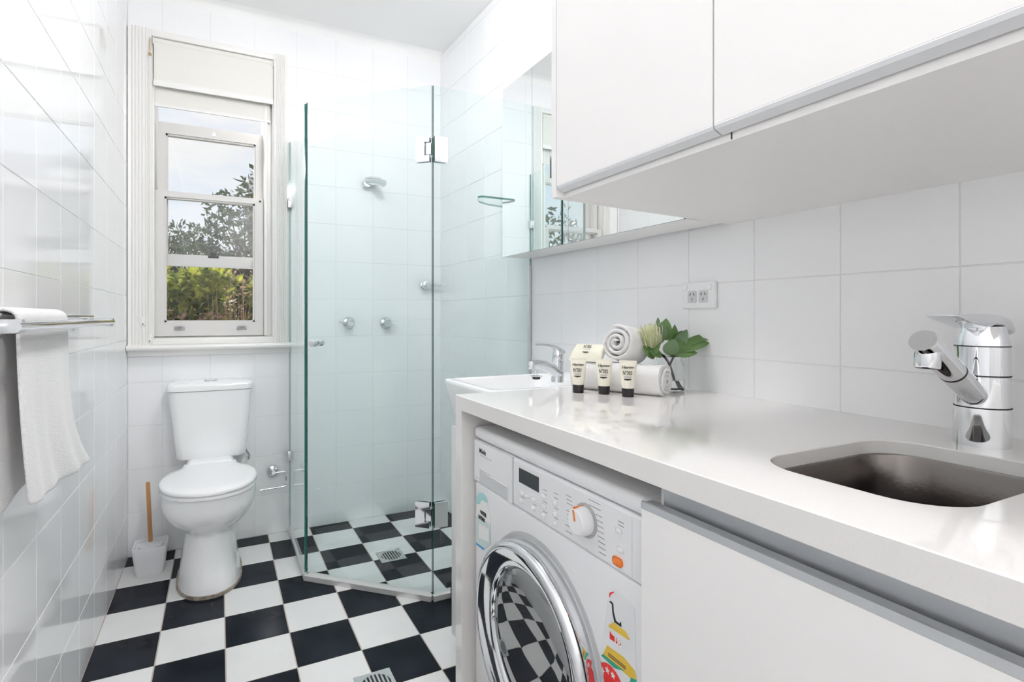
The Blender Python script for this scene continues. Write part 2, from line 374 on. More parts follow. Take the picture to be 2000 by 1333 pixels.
# two roller blinds, one behind the other
def blind(label, x0, x1, z0, y, ztop, barz, chain):
    t = thing('roller_blind', label, 'blind', ((x0+x1)/2, y, z0), 'roller blinds of the window')
    bm = bmesh.new(); tube(bm, [(x0, y+.012, ztop-.012), (x1, y+.012, ztop-.012)], .014 if not chain else .016, 20); finish('roller', bm, 'blind', t)
    bbox('fabric', (x0, x1, y-.0005, y+.0008, z0+.01, ztop-.012), 'blind', t)
    bm = bmesh.new(); prism(bm, [(x0-.002, y-.004, z0), (x0-.002, y+.005, z0), (x0-.002, y+.005, z0+barz), (x0-.002, y-.001, z0+barz), (x0-.002, y-.005, z0+barz*.55)], (x1-x0+.004, 0, 0)); finish('bottom_bar', bm, 'gloss', t, 25)
    for x in (x0-.003, x1): bbox('bracket', (x, x+.003, y-.012, y+.016, ztop-.034, ztop), 'gloss', t)
    if chain:
        bm = bmesh.new(); tube(bm, [(x0-.012, y-.012, ztop-.02), (x0-.013, y-.012, 1.4), (x0-.016, y-.012, .985)], .0016, 6); tube(bm, [(x0-.018, y-.010, ztop-.02), (x0-.019, y-.010, 1.4), (x0-.017, y-.012, .985)], .0016, 6); finish('bead_chain', bm, 'gloss', t)
        bm = bmesh.new(); lathe(bm, [(.006, 0), (.006, .012)], (x0-.014, y-.008, ztop-.085), (0, -1, 0), 12); tube(bm, [(x0-.014, y-.014, ztop-.01), (x0-.014, y-.014, ztop-.07)], .0022, 8); finish('chain_connector', bm, 'brass', t)
        for dx, z in ((-.016, .978), (-.042, 1.055)):
            bm = bmesh.new(); box(bm, x0+dx-.009, x0+dx+.009, y-.012, y-.004, z-.012, z+.028, .002); cl = finish('chain_clip', bm, 'gloss', t)
            bm = bmesh.new(); lathe(bm, [(.003, 0), (.003, .001)], (x0+dx, y-.012, z-.005), (0, -1, 0), 10); finish('screw', bm, 'dark', cl)
    return t
blind('cream roller blind drawn a third down, front one with thick white bottom bar', .113, .622, 2.140, 2.792, 2.358, .026, True)
blind('cream roller blind hanging lower, just behind the front blind, with thin bottom bar', .116, .610, 2.055, 2.818, 2.345, .016, False)

# ---------------------------------------------------------------- shower enclosure
C1, C2 = Vector((.705, 2.262, 0)), Vector((1.118, 1.884, 0))
GT, GZ0, GZ1 = .0042, .022, 1.968       # half thickness, bottom, top
def pane_between(name, a, b, z0, z1, parent, dark=False):
    d = (b-a).normalized(); n = Vector((-d.y, d.x, 0))*GT
    bm = bmesh.new(); q = [a+n, b+n, b-n, a-n]
    lo = [bm.verts.new((p.x, p.y, z0)) for p in q]; hi = [bm.verts.new((p.x, p.y, z1)) for p in q]
    for k in range(4):
        f = bm.faces.new((lo[k], lo[(k+1) % 4], hi[(k+1) % 4], hi[k])); f.material_index = 0 if k in (0, 2) else 1
    bm.faces.new(hi).material_index = 2; bm.faces.new(lo[::-1]).material_index = 2
    o = finish(name, bm, ['glass', 'gedged' if dark else 'gedge', 'glass'], parent, 0); return o
e = .006
scr = thing('shower_screen', 'angled frameless glass shower screen with a hinged door in the corner', 'shower screen', (1.0, 2.2, 0))
pa = pane_between('fixed_panel', Vector((.705, YB-.002, 0)), Vector((.705, C1.y+.010, 0)), GZ0, GZ1, scr)
for z in (.385, 1.655): bbox('wall_clamp', (.692, .718, 2.775, 2.803, z-.024, z+.024), 'chrome', pa, .002)
pc = pane_between('fixed_panel', Vector((C2.x+.0035, 1.884, 0)), Vector((1.555, 1.884, 0)), GZ0, GZ1, scr)
bbox('wall_channel', (1.546, 1.557, 1.877, 1.891, .01, 1.30), 'satin', pc)
dd = (C2-C1).normalized(); dnr = Vector((-dd.y, dd.x, 0)); 
if dnr.dot(CAM-C1) < 0: dnr = -dnr                    # towards the room
door = pane_between('door', C1+dd*.006, C2-dd*.001, GZ0+.008, GZ1, scr, True)
for z in (.325, 1.725):
    bm = bmesh.new(); a = C2-dd*.008; h = .048
    def plate(p0, p1, off, z0, z1, th=.009):
        d = (p1-p0).normalized(); n = Vector((-d.y, d.x, 0)); n = n if n.dot(CAM-p0) > 0 else -n
        for s in (1, -1):
            q0, q1 = p0+n*(GT*s), p1+n*(GT*s); prism(bm, [(*q0.xy, z0), (*q1.xy, z0), (*q1.xy, z1), (*q0.xy, z1)], n*(th*s))
    # notched door plate
    plate(a, a-dd*.016, 0, z+.026, z+h); plate(a, a-dd*.016, 0, z-h, z-.026); plate(a-dd*.016-dd*.004, a-dd*.058, 0, z-h, z+h); plate(a-dd*.016, a-dd*.02, 0, z+.026, z+h); plate(a-dd*.016, a-dd*.02, 0, z-h, z-.026)
    b0 = C2+Vector((.004, 0, 0)); plate(b0, b0+Vector((.054, 0, 0)), 0, z-h, z+h); plate(C2-dd*.002, C2-dd*.023, 0, z-.022, z+.022, .006); finish('hinge', bm, 'chrome', door, 30)
kp = C1+dd*.052
bm = bmesh.new()
for s in (1, -1):
    lathe(bm, [(.008, 0), (.008, .006), (.014, .008), (.0155, .012), (.014, .016), (.0155, .020), (.014, .024), (.0155, .028), (.0145, .034), (.010, .036)], kp+dnr*(GT*s)+Vector((0, 0, .977)), dnr*s, 24)
finish('knob', bm, 'chrome', door, 40)
# aluminium water bar under the glass
bm = bmesh.new()
def bar(a, b, w0, w1, z):
    d = (b-a).normalized(); n = Vector((-d.y, d.x, 0)); n = n if n.dot(CAM-a) > 0 else -n
    prism(bm, [a+n*w0, b+n*w0, b-n*w1, a-n*w1], (0, 0, z))
bar(Vector((.705, YB, 0)), C1, .010, .012, .020); bar(C1, C2, .016, .022, .020); bar(C2, Vector((1.555, C2.y, 0)), .016, .022, .020)
wbar = finish('water_bar', bm, 'sill', scr, 0)
bbox('end_block', (1.185, 1.30, 1.850, 1.868, .0, .042), 'black', wbar, .002)

# shower fittings
def rose(bm, p, n, r=.026, l=.008): lathe(bm, [(r, 0), (r, l*.5), (r*.9, l)], p, n, 28)
def shower_tap(px, py, lev, label):
    p = PY(px, py, YB); t = thing('shower_tap', label, 'tap', tuple(p), 'shower wall taps')
    bm = bmesh.new(); rose(bm, p, (0, -1, 0), .032, .01); finish('rose', bm, 'chrome', t)
    bm = bmesh.new(); lathe(bm, [(.020, .008), (.021, .03), (.0215, .045), (.018, .05)], p, (0, -1, 0), 28); finish('handle', bm, 'chrome', t)
    bm = bmesh.new(); q = p+Vector((0, -.04, 0)); tube(bm, [q+Vector((lev*.018, 0, 0)), q+Vector((lev*.062, -.004, .004))], [.004, .0028], 10); finish('lever', bm, 'chrome', t)
shower_tap(681, 630.5, -1, 'chrome shower tap with its lever pointing to the window')
shower_tap(753, 630.5, 1, 'chrome shower tap with its lever pointing away from the window')
p = PY(828, 557, YB); t = thing('robe_hook', 'chrome ball knob with a horizontal peg on the shower wall', 'hook', tuple(p))
bm = bmesh.new(); lathe(bm, [(.022, 0), (.022, .006), (.012, .01), (.020, .02), (.024, .032), (.020, .044), (.008, .05)], p, (0, -1, 0), 28); finish('ball', bm, 'chrome', t)
bm = bmesh.new(); q = p+Vector((.015, -.03, 0)); tube(bm, [q, q+Vector((.075, -.004, 0))], .0075, 14); finish('peg', bm, 'chrome', t)
p = PY(716, 360, YB); t = thing('wall_shower', 'small chrome shower head high on the tiled shower wall', 'shower head', tuple(p))
bm = bmesh.new(); lathe(bm, [(.026, 0), (.026, .01), (.021, .03), (.021, .034)], p, (0, -1, 0), 28); finish('wall_rose', bm, 'chrome', t)
bm = bmesh.new(); tube(bm, [p+Vector((-.005, -.02, .012)), p+Vector((.02, -.04, .012)), p+Vector((.05, -.075, .002)), p+Vector((.068, -.10, -.012))], [.022, .024, .022, .017], 20); finish('nozzle', bm, 'chrome', t)
# glass corner shelf inside the shower
bm = bmesh.new(); z = 1.566; pts = [(1.556, 1.905)]+[(1.352+.02*math.cos(a), 1.925+.02*math.sin(a)) for a in (3*PI/2-k*PI/2/6 for k in range(7))]+[(1.345, 1.955), (1.375, 2.0), (1.44, 2.035), (1.549, 2.05)]
a = [bm.verts.new((x, y, z)) for x, y in pts]; b = [bm.verts.new((x, y, z+.008)) for x, y in pts]; loft(bm, [a, b], True, 1)
for f in bm.faces:
    if len(f.verts) > 4: f.material_index = 0
tag(finish('glass_shelf', bm, ['glass', 'gedge'], None, 0), 'small glass shelf with rounded end on the shower side wall', 'shelf')
# floor drains
for (x, y, s), lb in zip(DR, ('square metal floor drain inside the shower', 'square metal floor drain in front of the washing machine')):
    t = thing('floor_drain', lb, 'drain', (x, y, 0), 'square floor drains')
    bm = bmesh.new(); R = .044
    ring = [(x+R*math.cos(2*PI*k/32), y+R*math.sin(2*PI*k/32)) for k in range(32)]
    sq = []
    for cx_, cy_ in ring:
        dx, dy = cx_-x, cy_-y; m_ = s*.985/max(abs(dx), abs(dy)); sq.append((x+dx*m_, y+dy*m_))
    lo = [bm.verts.new((*q, -.002)) for q in sq]; oq = [bm.verts.new((*q, .0015)) for q in sq]; iq = [bm.verts.new((*q, .0015)) for q in ring]; dq = [bm.verts.new((*q, -.0012)) for q in ring]
    loft(bm, [lo, oq, iq, dq], False); finish('plate', bm, 'satin', t, 30)
    bm = bmesh.new(); lathe(bm, [(R, -.0014), (R, -.0011)], (x, y, 0), (0, 0, 1), 32); finish('well', bm, 'dark', t, 0)
    for k in range(-3, 4):
        xx = x+k*.0118; hh = math.sqrt(max(R*R-(k*.0118)**2, 0)); bbox('slat', (xx-.0028, xx+.0028, y-hh, y+hh, -.0011, .0013), 'satin', t)

# ---------------------------------------------------------------- toilet
TX = .347
def outline(hw, yf, yb, z, n=40, sq=2.3, sqb=3.2):
    """half-width, front y, back y: an egg round in front, squarer behind"""
    out = []; ym = yf+(yb-yf)*.52
    for k in range(n):
        a = 2*PI*k/n; c, s = math.cos(a), math.sin(a); ex = sq if s < 0 else sqb
        x = hw*math.copysign(abs(c)**(2/ex), c); y = (ym-yf if s < 0 else yb-ym)*math.copysign(abs(s)**(2/ex), s)
        out.append(Vector((TX+x, ym+y, z)))
    return out
to = thing('toilet', 'white ceramic close-coupled toilet with closed lid under the window', 'toilet', (TX, 2.45, 0))
bm = bmesh.new()
S = [(.012, .119, 2.262, 2.66), (.05, .114, 2.268, 2.66), (.12, .104, 2.285, 2.65), (.19, .095, 2.302, 2.64), (.225, .094, 2.306, 2.63), (.245, .108, 2.285, 2.625), (.27, .136, 2.245, 2.62), (.30, .158, 2.213, 2.62), (.335, .171, 2.193, 2.63), (.37, .175, 2.186, 2.64), (.398, .175, 2.184, 2.64), (.404, .170, 2.189, 2.635)]
ip = catmull([(s[1], s[2], s[3]) for s in S], 3); zz = catmull([(s[0], 0, 0) for s in S], 3)
loft(bm, [[bm.verts.new(p) for p in outline(q.x, q.y, q.z, zq.x)] for q, zq in zip(ip, zz)]); finish('bowl', bm, 'ceramic', to, 60)
bm = bmesh.new(); box(bm, TX-.10, TX+.10, 2.56, 2.78, .30, .450, .03, 4); finish('cistern_shelf', bm, 'ceramic', to)
bm = bmesh.new(); loft(bm, [[bm.verts.new(p) for p in outline(.124, 2.256, 2.665, z)] for z in (.0, .013)]); finish('base_seal', bm, 'stain', to)
LP = [(0, 2.166), (.06, 2.176), (.115, 2.210), (.155, 2.270), (.176, 2.350), (.175, 2.430), (.155, 2.495), (.128, 2.535), (.111, 2.57), (.106, 2.622)]
def lidring(z, k=1., dy=0): 
    h = catmull([(a, b, 0) for a, b in LP], 4); r = [Vector((TX+p.x*k, 2.40+(p.y-2.40)*k+dy, z)) for p in h]; l = [Vector((2*TX-p.x, p.y, z)) for p in reversed(r[1:])]
    return r+l
bm = bmesh.new(); loft(bm, [[bm.verts.new(p) for p in lidring(z, k)] for z, k in ((.405, .975), (.407, .99), (.417, .99), (.419, .975))]); finish('seat', bm, 'seat', to, 50)
bm = bmesh.new(); loft(bm, [[bm.verts.new(p) for p in lidring(z, k)] for z, k in ((.421, .985), (.423, 1.0), (.431, 1.0), (.437, .985), (.4405, .94), (.4425, .80), (.443, .5))]); finish('lid', bm, 'seat', to, 60)
def cring(x0, x1, yf, yb, z, r):
    pts = []
    cx, hx = (x0+x1)/2, (x1-x0)/2
    for x, y in rrect(cx, (yf+yb)/2, hx, (yb-yf)/2, r):
        bow = .016*(1-((x-cx)/hx)**2) if y < (yf+yb)/2 else 0
        pts.append(Vector((x, y-bow, z)))
    return pts
bm = bmesh.new(); cs = []
for k in range(9):
    f = k/8; z = .452+.298*f; e1 = math.sin(f*PI/2); cs.append(cring(.207-.028*f, .495+.024*f, 2.652-.012*f, 2.80, z, .035))
first = [Vector((p.x*.97+.347*.03, p.y*.97+2.73*.03, .447)) for p in cs[0]]
loft(bm, [[bm.verts.new(p) for p in r] for r in [first]+cs]); cis = finish('cistern', bm, 'ceramic', to, 60)
bm = bmesh.new(); rg = []
for z, g in ((.750, -.004), (.753, .004), (.772, .005), (.782, .002), (.787, -.008), (.789, -.03)): rg.append([bm.verts.new(p) for p in cring(.177-g, .518+g, 2.640-g, 2.802, z, .036)])
loft(bm, rg); ld = finish('cistern_lid', bm, 'ceramic', to, 50)
bm = bmesh.new(); rg = []
for z, k in ((.788, 1.), (.793, 1.), (.795, .9)): rg.append([bm.verts.new((TX+.029*k*math.cos(2*PI*j/28), 2.705+.020*k*math.sin(2*PI*j/28), z)) for j in range(28)])
loft(bm, rg); fb = finish('flush_button', bm, 'chrome', ld)
bbox('button_split', (TX+.004, TX+.0055, 2.688, 2.722, .7945, .7956), 'greyplas', fb)
for s in (-1, 1):
    bm = bmesh.new(); tube(bm, [(TX+s*.075-.018, 2.628, .428), (TX+s*.075+.018, 2.628, .428)], .009, 14); finish('lid_hinge', bm, 'seat', to)
bm = bmesh.new(); tube(bm, [(.505, 2.79, .40), (.51, 2.755, .40), (.512, 2.745, .42), (.49, 2.735, .462)], .005, 10); finish('water_pipe', bm, 'chrome', to)

# toilet brush: the holder and the brush standing in it
hb = thing('brush_holder', 'square tapered white plastic toilet brush holder on the corner tiles', 'brush holder', (.115, 2.615, 0))
bm = bmesh.new(); rg = []
for z, hx in ((.0, .048), (.004, .051), (.112, .064), (.117, .063)): rg.append([bm.verts.new((x, y, z)) for x, y in rrect(.118, 2.622, hx, hx, .012, 4)])
for z, hx in ((.117, .058), (.100, .056)): rg.append([bm.verts.new((x, y, z)) for x, y in rrect(.118, 2.622, hx, hx, .010, 4)])
loft(bm, rg); finish('cup', bm, 'matplastic', hb, 40)
tb = thing('toilet_brush', 'toilet brush with a square bamboo handle standing in white holder', 'brush', (.118, 2.622, .10))
bm = bmesh.new(); lathe(bm, [(.046, .1005), (.048, .106), (.046, .112), (.032, .116), (.03, .112), (.018, .1125), (.017, .122), (.010, .124)], (.118, 2.622, 0), (0, 0, 1), 32); finish('splash_guard', bm, 'matplastic', tb, 40)
bm = bmesh.new(); tube(bm, [(.1175, 2.622, .118), (.106, 2.632, .375)], .0105, 4); hd = finish('handle', bm, 'wood', tb, 20)
for f in hd.data.polygons: f.use_smooth = False

# paper holder
p = PY(532, 919, YB); t = thing('paper_holder', 'empty chrome toilet paper holder on tiles beside the toilet', 'paper holder', tuple(p))
bm = bmesh.new(); lathe(bm, [(.026, 0), (.027, .006), (.024, .014), (.012, .018), (.012, .05), (.008, .055)], p, (0, -1, 0), 28); finish('rose', bm, 'chrome', t)
bm = bmesh.new(); q = p+Vector((0, -.05, 0)); tube(bm, catmull([q, q+Vector((.05, 0, 0)), q+Vector((.058, 0, -.008)), q+Vector((.058, 0, -.062)), q+Vector((.05, 0, -.072)), q+Vector((-.06, 0, -.076))], 5), .0042, 10); finish('bar', bm, 'chrome', t)

# ---------------------------------------------------------------- towel rail and towel on the left wall
tr = thing('towel_rail', 'double chrome towel rail on the left tiled wall', 'towel rail', (.06, 1.43, 1.07))
YN, YE = 1.043, 1.825
for y in (YN+.004, YE-.004):
    bm = bmesh.new(); lathe(bm, [(.016, 0), (.016, .006), (.0115, .008), (.0115, .095)], (XL, y, 1.068), (1, 0, 0), 20); finish('post', bm, 'chrome', tr)
bm = bmesh.new(); tube(bm, [(.098, YN-.012, 1.068), (.098, YE+.012, 1.068)], .0093, 18); finish('front_rail', bm, 'chrome', tr)
bm = bmesh.new(); tube(bm, [(.052, YN, 1.083), (.052, YE, 1.083)], .0075, 16); finish('rear_rail', bm, 'chrome', tr)
bm = bmesh.new(); nu, ns = 34, 60; grid = []
for i in range(ns+1):
    s = i/ns; row = []
    for j in range(nu+1):
        u = j/nu
        if s < .44:   f = s/.44; x = .031; z = .752+(1.083-.752)*f; dr_ = 1-f; side = -1
        elif s < .52: f = (s-.44)/.08; a = PI*(1-f); x = .052+.0215*math.cos(a); z = 1.083+.014*math.sin(a); dr_ = 0; side = 0
        else:         f = (s-.52)/.48; x = .0735; z = 1.083-(1.083-.742)*f; dr_ = f; side = 1
        y0, y1 = 1.135, 1.452
        if side == 1: y0 += .05*dr_**2; y1 += .004*dr_+.125*dr_**5
        elif side == -1: y1 += .01*dr_; y0 -= .02*dr_
        y = y0+(y1-y0)*u
        if side == 1:
            x += dr_*(.006*math.sin(u*9+.6)+.004*math.sin(u*21))+.016*dr_**3*u; z += .012*dr_*(u-.3)**2*(1 if u > .3 else 4)-.018*dr_**6*u
        elif side == -1: x += .004*dr_*math.sin(u*8); z += -.02*dr_*(1-u)
        row.append(bm.verts.new((x, y, z)))
    grid.append(row)
loft(bm, grid, False, 0, False)
tw = finish('bath_towel', bm, 'towel', None, 80); md = tw.modifiers.new('thick', 'SOLIDIFY'); md.thickness = .008; md.offset = 0; sb = tw.modifiers.new('smooth', 'SUBSURF'); sb.levels = sb.render_levels = 1
tag(tw, 'white terry towel hanging folded over the towel rail', 'towel')

# ---------------------------------------------------------------- bench, sink cabinet, washing machine
ZB, ZS, XB, YN_, YO = .882, .846, .935, -.75, 1.252
sinkr = rrect(1.220, .3875, .166, .114, .068, 8)       # opening in the stone
bt = thing('benchtop', 'pale stone benchtop with waterfall end beside the basin', 'benchtop', (1.25, .3, 0))
bm = bmesh.new()
cx, cy = 1.220, .3875; out2 = []
for x, y in sinkr:      # outer rectangle points in the same angular order
    dx, dy = x-cx, y-cy; tx = ((1.5715-cx) if dx > 0 else (cx-XB))/abs(dx) if abs(dx) > 1e-6 else 1e9; ty = ((YO-cy) if dy > 0 else (cy-YN_))/abs(dy) if abs(dy) > 1e-6 else 1e9
    m_ = min(tx, ty); out2.append((cx+dx*m_, cy+dy*m_))
corners = [(1.5715, YO), (XB, YO), (XB, YN_), (1.5715, YN_)]
for c in corners:       # snap the nearest ray end onto each true corner
    i = min(range(len(out2)), key=lambda k: math.atan2(c[1]-cy, c[0]-cx)-math.atan2(out2[k][1]-cy, out2[k][0]-cx) if False else abs(math.atan2(math.sin(math.atan2(c[1]-cy, c[0]-cx)-math.atan2(out2[k][1]-cy, out2[k][0]-cx)), math.cos(math.atan2(c[1]-cy, c[0]-cx)-math.atan2(out2[k][1]-cy, out2[k][0]-cx)))))
    out2[i] = c
R1 = [bm.verts.new((*p, ZS)) for p in out2]; R2 = [bm.verts.new((*p, ZB-.0015)) for p in out2]
R3 = [bm.verts.new((p[0]+(.0015 if p[0] < XB+.001 else 0), p[1]-(.0015 if p[1] > YO-.001 else 0), ZB)) for p in out2]
R4 = [bm.verts.new((cx+(x-cx)*1.006, cy+(y-cy)*1.006, ZB)) for x, y in sinkr]; R5 = [bm.verts.new((x, y, ZB-.0015)) for x, y in sinkr]; R6 = [bm.verts.new((x, y, ZB-.021)) for x, y in sinkr]
loft(bm, [R1, R2, R3, R4, R5, R6, R1], False); finish('slab', bm, 'stone', bt, 20)
bbox('end_panel', (XB, 1.5715, 1.2145, YO, .0, ZS-.0002), 'stone', bt, .0012, 1)
# undermount sink
sk = thing('sink', 'small brushed steel sink bowl set under the benchtop', 'sink', (cx, cy, .70))
bm = bmesh.new(); rg = []
for z, g in ((ZB-.0235, .004), (ZB-.0215, .0005), (ZB-.024, -.001), (ZS-.10, -.002), (ZS-.135, -.008), (ZS-.15, -.03), (ZS-.152, -.07)):
    rg.append([bm.verts.new((x, y, z)) for x, y in rrect(cx, cy, .166+g, .114+g, max(.068+g, .02), 8)])
loft(bm, rg, False); f = bm.faces.new(rg[-1]); finish('bowl', bm, 'steel', sk, 50)
bm = bmesh.new(); lathe(bm, [(.032, 0), (.03, .003), (.012, .0035)], (cx, cy, ZS-.152), (0, 0, 1), 28); finish('waste', bm, 'chrome', sk)
# cabinet under the sink
sc = thing('sink_cabinet', 'white flat-front cabinet under the sink with aluminium finger pull', 'cabinet', (1.25, .0, 0))
bm = bmesh.new(); box(bm, .985, 1.56, YN_, .590, .0, .60); box(bm, .985, 1.56, .572, .590, .60, ZS-.001); box(bm, .985, 1.003, YN_, .572, .60, .79); finish('carcass', bm, 'lam', sc, 0)
dp = bbox('door', (.938, .957, YN_, .5885, .10, .8045), 'lam', sc, .0008, 1)
bm = bmesh.new(); prism(bm, [(.9375, YN_, .8045), (.9375, YN_, .8145), (.9405, YN_, .8155), (.9405, YN_, .8125), (.959, YN_, .8125), (.959, YN_, .8045)], (0, .5885-YN_, 0)); finish('finger_pull', bm, 'alu', dp, 0)
bm = bmesh.new(); prism(bm, [(.957, YN_, .79), (.9775, YN_, .79), (.9775, YN_, ZS-.0005), (.966, YN_, ZS-.0005), (.966, YN_, .80), (.957, YN_, .80)], (0, .572-YN_, 0)); finish('pull_channel', bm, 'alu', sc, 0)
bbox('kickboard', (.99, 1.0, YN_, .59, .0, .10), 'lam', sc)

XW, WY0, WY1 = .970, .612, 1.207
wm = thing('washing_machine', 'white front-loading washing machine with chrome porthole door under bench', 'washing machine', (1.25, .91, 0))
bbox('body', (XW, 1.55, WY0, WY1, .02, .667), 'enamel', wm, .006, 3)
bbox('upper_body', (XW+.012, 1.545, WY0+.002, WY1-.002, .66, .778), 'enamel', wm)
bm = bmesh.new(); box(bm, XW-.004, 1.55, WY0-.002, WY1+.002, .7755, .806, .012, 4); finish('top', bm, 'enamel', wm, 40)
fa = bbox('control_panel', (XW-.002, XW+.03, WY0, WY1, .669, .7735), 'enamel', wm, .004, 3)
FX = XW-.002
wp = lambda u, v, d=0: PX(u, v, FX-d)
# detergent drawer with recessed grip
bm = bmesh.new(); y0 = wp(1002, 900).y
for b in ((FX-.0025, FX+.004, y0, WY1-.004, .700, .7725), (FX-.0025, FX+.004, y0, y0+.018, .6695, .700), (FX-.0025, FX+.004, WY1-.032, WY1-.004, .6725, .700)): box(bm, *b)
dw = finish('detergent_drawer', bm, 'enamel', wm, 0)
bbox('grip_recess', (FX-.0008, FX+.004, y0+.018, WY1-.032, .671, .700), 'lightgrey', dw); bbox('grip', (FX-.004, FX+.0, y0+.022, WY1-.036, .6995, .703), 'enamel', dw, .001)
bbox('drawer_gap', (FX-.0009, FX+.003, y0-.002, y0, .6695, .7735), 'greyplas', dw)
text('badge', 'Miele', .0165, wp(936, 884, .0027), (0, -1, 0), (0, 0, 1), 'ink', dw, bold=.0004)
for (u0, v0, u1, v1) in ((938, 889, 960, 898), (937, 917.5, 958, 929), (928.5, 931, 936, 936)):
    a, b = wp(u0, v0, .0027), wp(u1, v1, .0027); flat('print', [a, (a.x, b.y, a.z), (a.x, b.y, a.z-.0012), (a.x, a.y, a.z-.0012)], (-.0002, 0, 0), 'greyink', dw)
# inset panel, display, buttons
bm = bmesh.new(); ya, yb_ = wp(1235, 1060).y, y0-.004; box(bm, FX-.0012, FX+.002, ya, yb_, .6735, .768, .0006, 1); inn = finish('fascia_inset', bm, 'enamel', fa, 30)
A, B = wp(1013.5, 913, .002), wp(1052, 964, .002)
bbox('display', (FX-.0022, FX, B.y, A.y, B.z+.001, A.z-.001), 'lcd', wm, .0004, 1)
def button(u, v, wy=.0145, hz=.010, m='plastic', nm='button', d=.0045):
    p = wp(u, v); bm = bmesh.new(); box(bm, FX-d, FX, p.y-wy/2, p.y+wy/2, p.z-hz/2, p.z+hz/2, min(wy, hz)*.35, 3); return finish(nm, bm, m, wm)
for u, v in ((1019.5, 963), (1031, 969), (1043, 976), (1019.5, 979), (1043, 993), (1063, 969), (1063, 989), (1063, 1007), (1085.5, 983), (1085.5, 1004), (1085.5, 1023), (1211, 1037), (1213, 1074)): button(u, v)
button(1209, 1097, .022, .014, 'orange', 'door_release_button', .006)
kc = wp(1146, 1018); kc = Vector((FX, kc.y, .724))
bm = bmesh.new(); lathe(bm, [(.0300, 0), (.0300, .003), (.028, .004)], kc, (-1, 0, 0), 40); dl = finish('dial_collar', bm, 'greyplas', wm)
bm = bmesh.new(); lathe(bm, [(.0250, .002), (.0250, .012), (.0225, .024), (.020, .0255)], kc, (-1, 0, 0), 40); kn = finish('dial', bm, 'plastic', wm, 30)
bm = bmesh.new(); box(bm, kc.x-.0262, kc.x-.024, kc.y-.0022, kc.y+.0022, kc.z+.002, kc.z+.021); box(bm, kc.x-.024, kc.x-.003, kc.y-.0025, kc.y+.0025, kc.z+.0215, kc.z+.0258)
bmesh.ops.rotate(bm, cent=kc, matrix=Matrix.Rotation(math.radians(-14), 3, 'X'), verts=bm.verts); finish('pointer', bm, 'orange', kn, 0)
for (ub, vb, n, dv, l, rt) in ((1105, 966, 3, 8, 15, 1), (1106, 996, 3, 8.5, 9, 1), (1104, 1024, 2, 12, 16, 1), (1163, 1004, 8, 10.5, 15, 1), (1150, 975, 2, 11, 26, 1)):
    for k in range(n):
        a = wp(ub+(k*1.0), vb+k*dv, .0014); yy = l*.00118
        flat('dial_print', [a, (a.x, a.y-yy, a.z), (a.x, a.y-yy, a.z-.0014), (a.x, a.y, a.z-.0014)], (-.0002, 0, 0), 'greyink', inn)
for u, v in ((1060, 955), (1060, 963), (1061, 979), (1061, 998), (1082, 962), (1082, 971), (1082, 991), (1082, 1010), (1207, 1017), (1207, 1024), (1018, 970), (1041, 984)):
    a = wp(u, v, .0014)
    flat('button_print', [a, (a.x, a.y-.014, a.z), (a.x, a.y-.014, a.z-.0015), (a.x, a.y, a.z-.0015)], (-.0002, 0, 0), 'greyink', inn)
# porthole door
DY, DZ = .918, .412
bm = bmesh.new(); lathe(bm, [(.218, 0), (.218, .002), (.206, .0022)], (XW, DY, DZ), (-1, 0, 0), 72, False); lathe(bm, [(.206, .0022), (.203, .012)], (XW, DY, DZ), (-1, 0, 0), 72, False); finish('door_surround', bm, 'lightgrey', wm, 30)
bm = bmesh.new(); lathe(bm, [(.205, .004), (.2065, .020), (.2055, .031), (.2025, .038), (.198, .042), (.193, .043), (.188, .0415), (.158, .0265), (.155, .027), (.152, .026), (.149, .020), (.146, .016)], (XW, DY, DZ), (-1, 0, 0), 96, False); pd = finish('door_ring', bm, 'chrome', wm, 60)
bm = bmesh.new(); lathe(bm, [(.150, .018), (.147, .021), (.135, .026), (.11, .031), (.07, .034), (.03, .0355), (.001, .036)], (XW, DY, DZ), (-1, 0, 0), 96, False); finish('door_glass', bm, 'doorglass', wm, 80)
bm = bmesh.new(); box(bm, XW-.034, XW-.006, DY-.2085, DY-.200, DZ-.05, DZ+.045, .002); finish('door_handle', bm, 'black', pd)
# stickers on the front
SX = XW-.0004
def sticker(name, pts, m, par=wm, d=.0): return flat(name, [PX(u, v, SX-d) for u, v in pts], (-.0003, 0, 0), m, par)
arc = lambda cx_, cy_, rx, ry, a0, a1, n=14: [(cx_+rx*math.cos(a0+(a1-a0)*k/n), cy_+ry*math.sin(a0+(a1-a0)*k/n)) for k in range(n+1)]
wlbl = sticker('water_label', [(931, 985), (931, 968), (935, 962), (942, 961), (949, 967), (953, 975), (952, 984), (958, 1004), (958, 1052), (929.5, 1060), (929.5, 1004)], 'paper')
sticker('water_label_fan', [(931, 984), (931, 970), (936, 962), (943, 963), (950, 971), (952, 980), (948, 982), (944, 978), (940, 978), (937, 986)], 'teal', wlbl, .0004)
sticker('water_label_panel', [(930, 1009), (958, 1026), (958, 1064), (945, 1073), (930, 1062)], 'mint', wlbl, .0004)
sticker('water_label_square', [(935, 1022), (955, 1035), (955, 1060), (935, 1050)], 'paper', wlbl, .0008)
sticker('water_label_stripe', [(930, 1060), (945, 1071), (945, 1076), (930, 1064)], 'blue', wlbl, .0008)
for s, u, v in (('WATER', 938, 1003), ('RATING', 934.5, 1012)):
    p = PX(u, v, SX-.0012); text('water_label_text', s, .0125, p, (0, -1, -.0), (0, 0, 1), 'ink', wlbl, bold=.0006, sx=.75)
el = sticker('energy_label', [(1190, 1152), (1200, 1150), (1240, 1190), (1243, 1333), (1195, 1345), (1176, 1300), (1172, 1284)], 'enamel')
